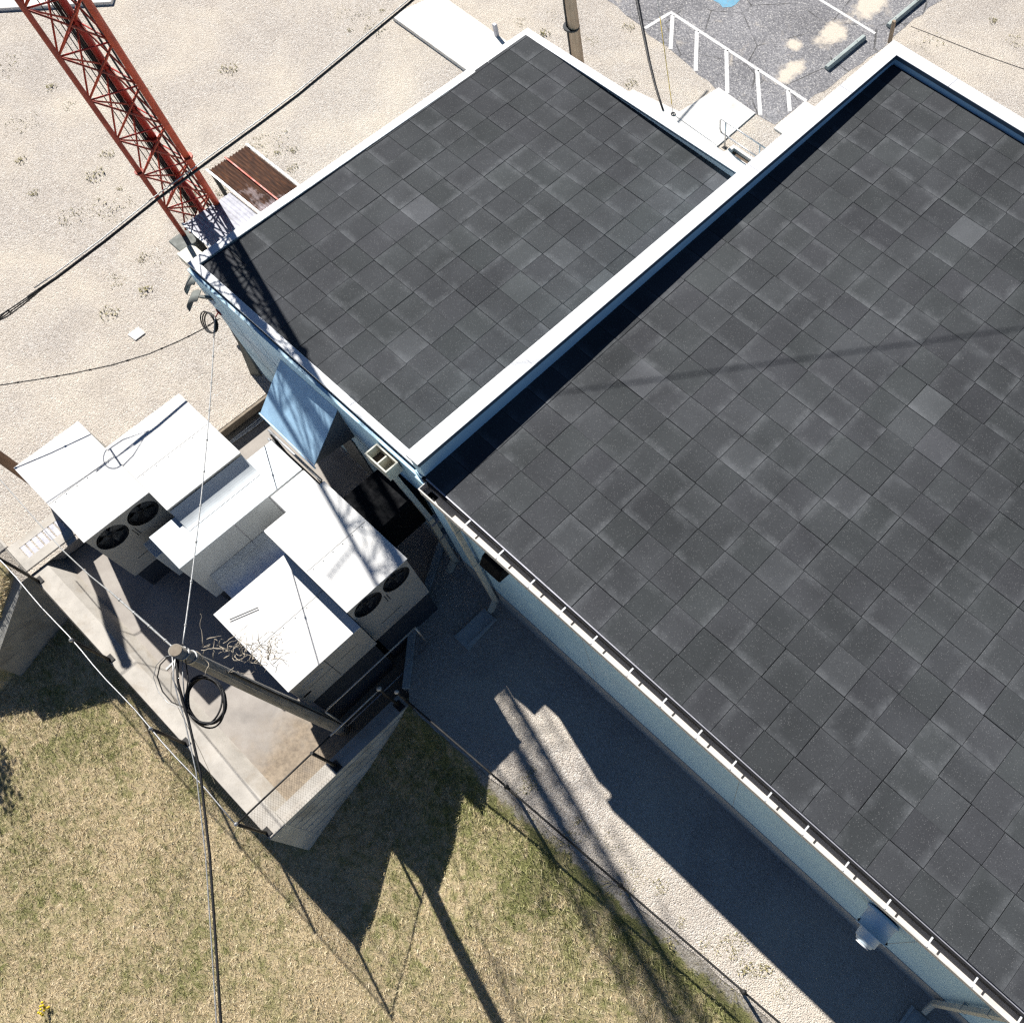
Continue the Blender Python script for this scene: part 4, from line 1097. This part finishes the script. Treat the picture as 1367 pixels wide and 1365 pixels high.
# d: to the upper left
cable([(-.98, -5.05, 6.4), (-1.85, -5.15, 5.95), (-2.92, -5.29, 5.4), (-4.07, -5.46, 4.8), (-5.34, -5.61, 4.1), (-7.1, -5.72, 3.3), (-8.79, -5.81, 2.6), (-10.4, -5.9, 2.0)], .010, M['steel_wire'], 'pale wire from the pole top to the left over the drain', 'wire')
cable([V3((-.98, -5.05, 6.41)).lerp(V3((-3.3, -5.34, 5.22)), t) + V3((0, 0, .012 * math.sin(t * 30))) for t in np.linspace(0, 1, 14)], .014, M['steel_wire'], 'short wrapped grip on the wire left of the pole top', 'wire grip', ties=3)
# e: heavy run towards the bottom of the picture
epts = [V3((-.92, -5.10, 6.36)), V3((-.62, -5.33, 6.28)), V3((-.38, -5.46, 6.22)), V3((-.1, -5.58, 6.18)), V3((.6, -5.92, 6.12)), V3((1.6, -6.50, 6.1)), V3((2.6, -7.12, 6.12)), V3((4.2, -8.1, 6.2)), V3((7, -9.9, 6.5)), V3((13, -13.8, 7.4)), V3((22, -19.6, 9.2))]
cable(epts, .019, M['cable'], 'heavy black cable from the pole crossing the lawn to the bottom edge')
cable([p + V3((-.03, -.02, .05)) for p in epts], .009, M['steel_wire'], 'steel strand above the heavy black cable over the lawn', 'strand')
for k in range(4):
    a, b = V3((-.94, -5.10, 6.34)), V3((-.36 + .01 * k, -5.46, 6.2))
    tag(MB().tube([a + V3((.02 * k, .02 * k, -.03 * k)), a.lerp(b, .5) + V3((.05 * (k - 1.5), .05 * (k - 1.5), .0)), b], .009, 6).build('lead_wire', M['cable'] if k % 2 else M['steel_wire']), 'thin wire bunched below the pole top', 'wire', 'wires bunched below the pole top')
mb = MB()
for k in range(6):
    g1, g2 = 1 + random.uniform(-.07, .07), 1 + random.uniform(-.07, .07)
    c = V3((-.19 + .018 * random.uniform(-1, 1), -5.26 + .018 * random.uniform(-1, 1), 6.10))
    ea_, eb_ = V3((.335, -.175, 0)) * g1, V3((.16, .20, .0)) * g2
    mb.tube([c + ea_ * math.cos(t) + eb_ * math.sin(t) + V3((0, 0, .05 * math.sin(t * 2 + k))) for t in np.linspace(0, 2 * math.pi, 41)[:-1]], .014, 6, closed=True)
tag(mb.build('cable_coil', M['cable']), 'large round coil of spare black cable hanging beside the pole', 'cable coil')
lp = [(-.96, -5.08, 6.3), (-1.10, -5.22, 6.18), (-1.13, -5.38, 6.1), (-1.03, -5.52, 6.06), (-.80, -5.60, 6.05), (-.55, -5.60, 6.08), (-.33, -5.52, 6.15), (-.18, -5.50, 6.2)]
cable(lp, .009, M['cable'], 'loose black wire loop left of the pole top', 'wire')
cable([(x - .06, y - .05, z - .04) for x, y, z in lp], .005, M['steel_wire'], 'thin pale wire loop left of the pole top', 'wire')
cable([(-.9, -5.08, 6.3), (-.9, -5.35, 6.1), (-.88, -5.60, 5.7), (-1.1, -6.3, 3.2), (-1.5, -6.9, 1.0)], .004, M['steel_wire'], 'hair thin hanging wire below the pole top', 'wire')
# dead vine tangle
mb = MB()
for k in range(72):
    s = random.random() ** .8
    c = V3((-.80, -4.86, 6.25)).lerp(V3((-1.05, -4.35, 4.1)), s)
    p = c + V3((random.gauss(0, .10), random.gauss(0, .10), random.gauss(0, .15)))
    d = V3((random.gauss(-.2, .8), random.gauss(.35, .7), random.gauss(.0, .6))).normalized()
    pts = [p.copy()]
    for i in range(random.randint(4, 9)):
        d = (d + V3((random.gauss(0, .35), random.gauss(0, .35), random.gauss(-.08, .35)))).normalized()
        p = p + d * random.uniform(.04, .075); pts.append(p.copy())
    mb.tube(pts, [random.uniform(.004, .009) * (1 - .6 * i / len(pts)) for i in range(len(pts))], 5)
tag(mb.build('dead_vine', M['twig']), 'tangle of bare tan dead vine twigs on the pole', 'vine')

# guy line of the tower, leaving it high up towards the parking lot
cable([V3((-12.2, 1.05, 13.5)).lerp(V3((3.2, 21.2, 14.6)), t) for t in np.linspace(0, 1, 12)], .017, M['cable'], 'high cable leaving the red tower above the small roof')
# brown post at the left edge
bp = thing('wooden_post', 'plain brown wooden post behind the left air unit', 'post', (-10.05, -5.66, 0))
MB().tube([(-10.05, -5.66, -.2), (-10.05, -5.65, 4.3)], [.115, .105], 16).build('shaft', M['brown_wood'], bp)
MB().tube([(-10.05, -5.65, 4.3), (-10.05, -5.65, 4.33)], .115, 14).build('cap', M['dark_metal'], bp)

# back utility pole
bpz = thing('utility_pole', 'tan wooden pole with dark conduits behind the small building roof edge', 'utility pole', (-10.75, 12.05, 0))
MB().tube([(-10.72, 12.03, 0), (-10.74, 12.06, 9)], [.17, .13], 16).build('trunk', M['tan_wood'], bpz)
for dx, dy, r in ((-.19, -.05, .045), (-.13, -.13, .035), (-.24, .03, .02)):
    MB().tube([(-10.72 + dx, 12.03 + dy, .0), (-10.74 + dx * .9, 12.06 + dy * .9, 8.6)], r, 8).build('conduit', M['dark_metal'], bpz)
mb = MB()
for z in (1.6, 3.2, 4.8): mb.tube([(-10.78, 12.0, z), (-10.78, 12.0, z + .05)], .235, 14)
mb.build('band', M['dark_metal'], bpz)
# shadow line and guy at the walkway
gA = V3((-7.68, 12.74, .05))
tag(MB().tube([(-7.99, 12.65, .055), (-8.45, 12.95, .06), (-8.9, 13.27, .04), (-9.7, 13.87, .04), (-10.7, 14.67, .04), (-11.74, 15.51, .05), (-12.48, 16.22, .05), (-14.5, 18.2, .05)], [.030, .032, .034, .036, .042, .05, .052, .055], 8).build('shadow_line_cable', M['cable']), 'thick black tube in place of a shadow line over gravel and asphalt to the walkway', 'cable')  # black tube laid flat to draw a shadow line on the ground
gy = thing('guy_wire', 'thin guy wire with yellow guard and anchor eye at the walkway', 'guy wire', gA)
MB().tube([gA, gA.lerp(V3((-10.9, 14.7, 7.6)), 1)], .008, 6).build('strand', M['steel_wire'], gy)
MB().tube([gA.lerp(V3((-10.9, 14.7, 7.6)), .03), gA.lerp(V3((-10.9, 14.7, 7.6)), .30)], .011, 8).build('guard', M['yellow'], gy)
MB().tube([gA + V3((.06 * math.cos(t), .06 * math.sin(t), .0)) for t in np.linspace(0, 2 * math.pi, 17)[:-1]], .012, 6, closed=True).tube([gA - V3((0, 0, .06)), gA + V3((0, 0, .06))], .015, 6).build('anchor_eye', M['dark_metal'], gy)

# hand rail and step well
hr = thing('handrail', 'grey pipe handrail beside the step well at the walkway', 'handrail', (-5.1, 12.8, 0))
MB().tube([(-5.93, 12.82, .45), (-5.98, 12.82, .55), (-5.98, 12.82, .85), (-5.92, 12.82, .92), (-3.9, 12.82, .92)], .022, 8).tube([(-5.93, 12.82, .45), (-3.9, 12.82, .45)], .022, 8).build('rail', M['pipe'], hr)
for x in (-5.78, -4.55):
    p = MB().tube([(x, 12.82, 0), (x, 12.82, .92)], .022, 8).build('post', M['pipe'], hr)
    sub(MB().box(x - .06, x + .06, 12.76, 12.88, .0, .012), 'base_plate', M['dark_metal'], p, hr)
sw = thing('step_well', 'small white curbed step well with a brown inside', 'step well', (-5.2, 12.8, 0))
MB().box(-5.58, -4.2, 12.56, 12.66, 0, .16).box(-5.58, -5.48, 12.661, 12.95, 0, .16).box(-5.479, -4.2, 12.86, 12.95, 0, .16).build('curb', M['concrete'], sw)
MB().box(-5.479, -4.9, 12.661, 12.859, .0, .045).build('well_floor', M['pit'], sw)

# parking furniture
def wheel_stop(x, y0, y1, label):
    mb = MB().extrude([(x - .085, .008), (x + .085, .008), (x + .07, .10), (x + .045, .125), (x - .045, .125), (x - .07, .10)], 'y', y0, y1)
    o = thing('wheel_stop', label, 'wheel stop', (x, (y0 + y1) / 2, 0), 'concrete wheel stops')
    MB.build(mb, 'block', M['concrete_wheel'], o, bevel=.008)
    for t in (.2, .8):
        y = y0 + (y1 - y0) * t
        MB().tube([(x, y, .1), (x, y, .130)], .018, 8).build('pin', M['dark_metal'], o)
M['concrete_wheel'] = make_concrete('grey_green_concrete', (.42, .47, .45), (.2, .22, .21), .4, 2)
wheel_stop(-5.62, 17.2, 19.03, 'pale concrete wheel stop nearer the roof corner')
wheel_stop(-5.38, 19.92, 21.75, 'pale concrete wheel stop farther along, at the top edge')
tag(MB().box(-5.0, -4.90, 19.39, 19.48, -.1, .74).build('marker_post', M['tan_wood'], bevel=.008), 'short square tan wooden post beside the farther wheel stop', 'post')
tag(MB().box(-13.62, -13.50, 11.38, 11.48, 0, .52).build('stub_post', M['galv'], bevel=.01), 'short grey metal post on the raised concrete slab', 'post')
tag(MB().prism([(-12.47, -1.97), (-12.48, -1.66), (-12.20, -1.65), (-12.19, -1.94)], .005, .03).build('paver_stone', M['concrete'], bevel=.004), 'lone square white paver lying on the gravel', 'paver')
cable([(-4.9, 20.45, .012), (-4.0, 20.65, .012), (-2.6, 20.95, .012), (-1.0, 21.4, .012), (2, 22.4, .012)], .009, M['wire_grey'], 'thin grey wire lying across the gravel at the top right', 'wire', name='ground_wire')

# ------------------------------------------------------------------ weeds, flower, tree off the left edge
def tuft(n, spread, h):
    vs, fs = [V3((0, 0, -.012))], []
    for i in range(n):
        a = random.uniform(0, 6.283); r = spread * random.random() ** .6
        p = V3((r * math.cos(a), r * math.sin(a), 0)); b = random.uniform(0, 6.283)
        d = V3((math.cos(b), math.sin(b), 0)); s = V3((-d.y, d.x, 0)) * random.uniform(.004, .010)
        L = h * random.uniform(.4, 1.2); k = len(vs)
        vs += [p - s, p + s, p + d * L * .5 + s * 1.2 + V3((0, 0, L * .6)), p + d * L * .5 - s * 1.2 + V3((0, 0, L * .6)), p + d * L * 1.1 + V3((0, 0, L * .7))]
        fs += [(k, k + 1, k + 2, k + 3), (k + 3, k + 2, k + 4), (0, k + 1, k)]
    me = bpy.data.meshes.new('weed'); me.from_pydata(vs, [], fs); me.materials.append(M['weed']); return me
TUFTS = [tuft(30, .16, .07), tuft(40, .34, .055), tuft(46, .24, .075), tuft(34, .48, .05)]
WL = [(-21.22, 1.47), (-20.23, 1.4), (-17.51, .43), (-16.39, -.24), (-16.65, .62), (-16.77, -.84), (-14.23, -.35), (-14.07, -.13), (-18.15, -1.0), (-14.11, -1.21), (-13.39, -1.91), (-22.78, 1.19),
      (-14.64, 4.22), (-15.34, 4.13), (-13.91, 4.16), (-17.32, 9.32), (-16.96, 9.89), (-16.5, 9.21), (-9.41, 12.58 + .25), (-13.08, 13.36), (-12.74, 12.56), (-11.5, 13.3), (-11.1, 14.5), (-4.11, 20.31), (-3.2, 22.41), (-2.19, 22.14),
      (-15.11, 1.69), (-14.9, 4.5), (-14.4, 4.6), (-15.0, 3.8), (-17.9, 1.1), (-16.1, .2), (-13.3, -.9), (-19.2, 3.1), (-18.2, 5.3), (-17.8, 9.0), (-17.0, 8.7), (-13.6, 12.4), (-14.6, 2.4), (-20.6, .2), (-19.4, -.6)]
for i, (x, y) in enumerate(WL):
    o = bpy.data.objects.new('weed', TUFTS[i % 4]); COL.objects.link(o)
    o.location = (x, y, .0); o.rotation_euler.z = random.uniform(0, 6.28); s = random.uniform(.6, 1.25); o.scale = (s, s, s)
    tag(o, 'small dry weed tuft growing in the gravel', 'weed', 'weed tufts in the gravel')
for i in range(26):
    x = random.uniform(.8, 9.5); y = yfence(x) + random.uniform(-.35, .55)
    if not (1.2 < x < 9): continue
    o = bpy.data.objects.new('weed', TUFTS[i % 4]); COL.objects.link(o)
    o.location = (x, y, 0 if y > yfence(x) - .05 else float(lawn_z(x, y))); o.rotation_euler.z = random.uniform(0, 6.28); s = random.uniform(.45, .95); o.scale = (s, s, s)
    tag(o, 'small green weed along the foot of the long fence', 'weed', 'weeds along the long fence')
mb = MB(); fz = float(lawn_z(-2.8, -13.45))
for i in range(12):
    c = V3((-2.8 + random.gauss(0, .07), -13.45 + random.gauss(0, .06), fz + random.uniform(.08, .2)))
    mb.lathe([(0, .0), (.0, .03), (.015, .025), (.02, 0)], c, (0, 0, 1), 8); mb.tube([(c.x, c.y, fz), c], .004, 4)
tag(mb.build('yellow_flowers', M['flower']), 'small clump of yellow flowers on the lawn at the bottom left', 'flowers')
tr = thing('young_tree', 'small dark leafed tree just past the left edge of the lawn', 'tree', (-10.9, -10.25, float(lawn_z(-10.9, -10.25))))
tz = tr.location.z
MB().tube([(-10.9, -10.25, tz - .1), (-10.87, -10.27, tz + 1.2), (-10.9, -10.25, tz + 2.4)], [.07, .05, .02], 8).build('trunk', M['bark'], tr)
vs, fs = [], []
for i in range(520):
    c = V3((-10.9, -10.25, tz + 2.5)) + V3((random.gauss(0, .24), random.gauss(0, .24), random.gauss(0, .3)))
    a = V3((random.gauss(0, 1), random.gauss(0, 1), random.gauss(0, 1))).normalized(); b = a.orthogonal().normalized()
    s = random.uniform(.04, .08); k = len(vs)
    vs += [c - a * s, c + b * s * .5, c + a * s, c - b * s * .5]; fs.append((k, k + 1, k + 2, k + 3))
MB().add(vs, fs).build('crown', M['leaf'], tr, fix=False)
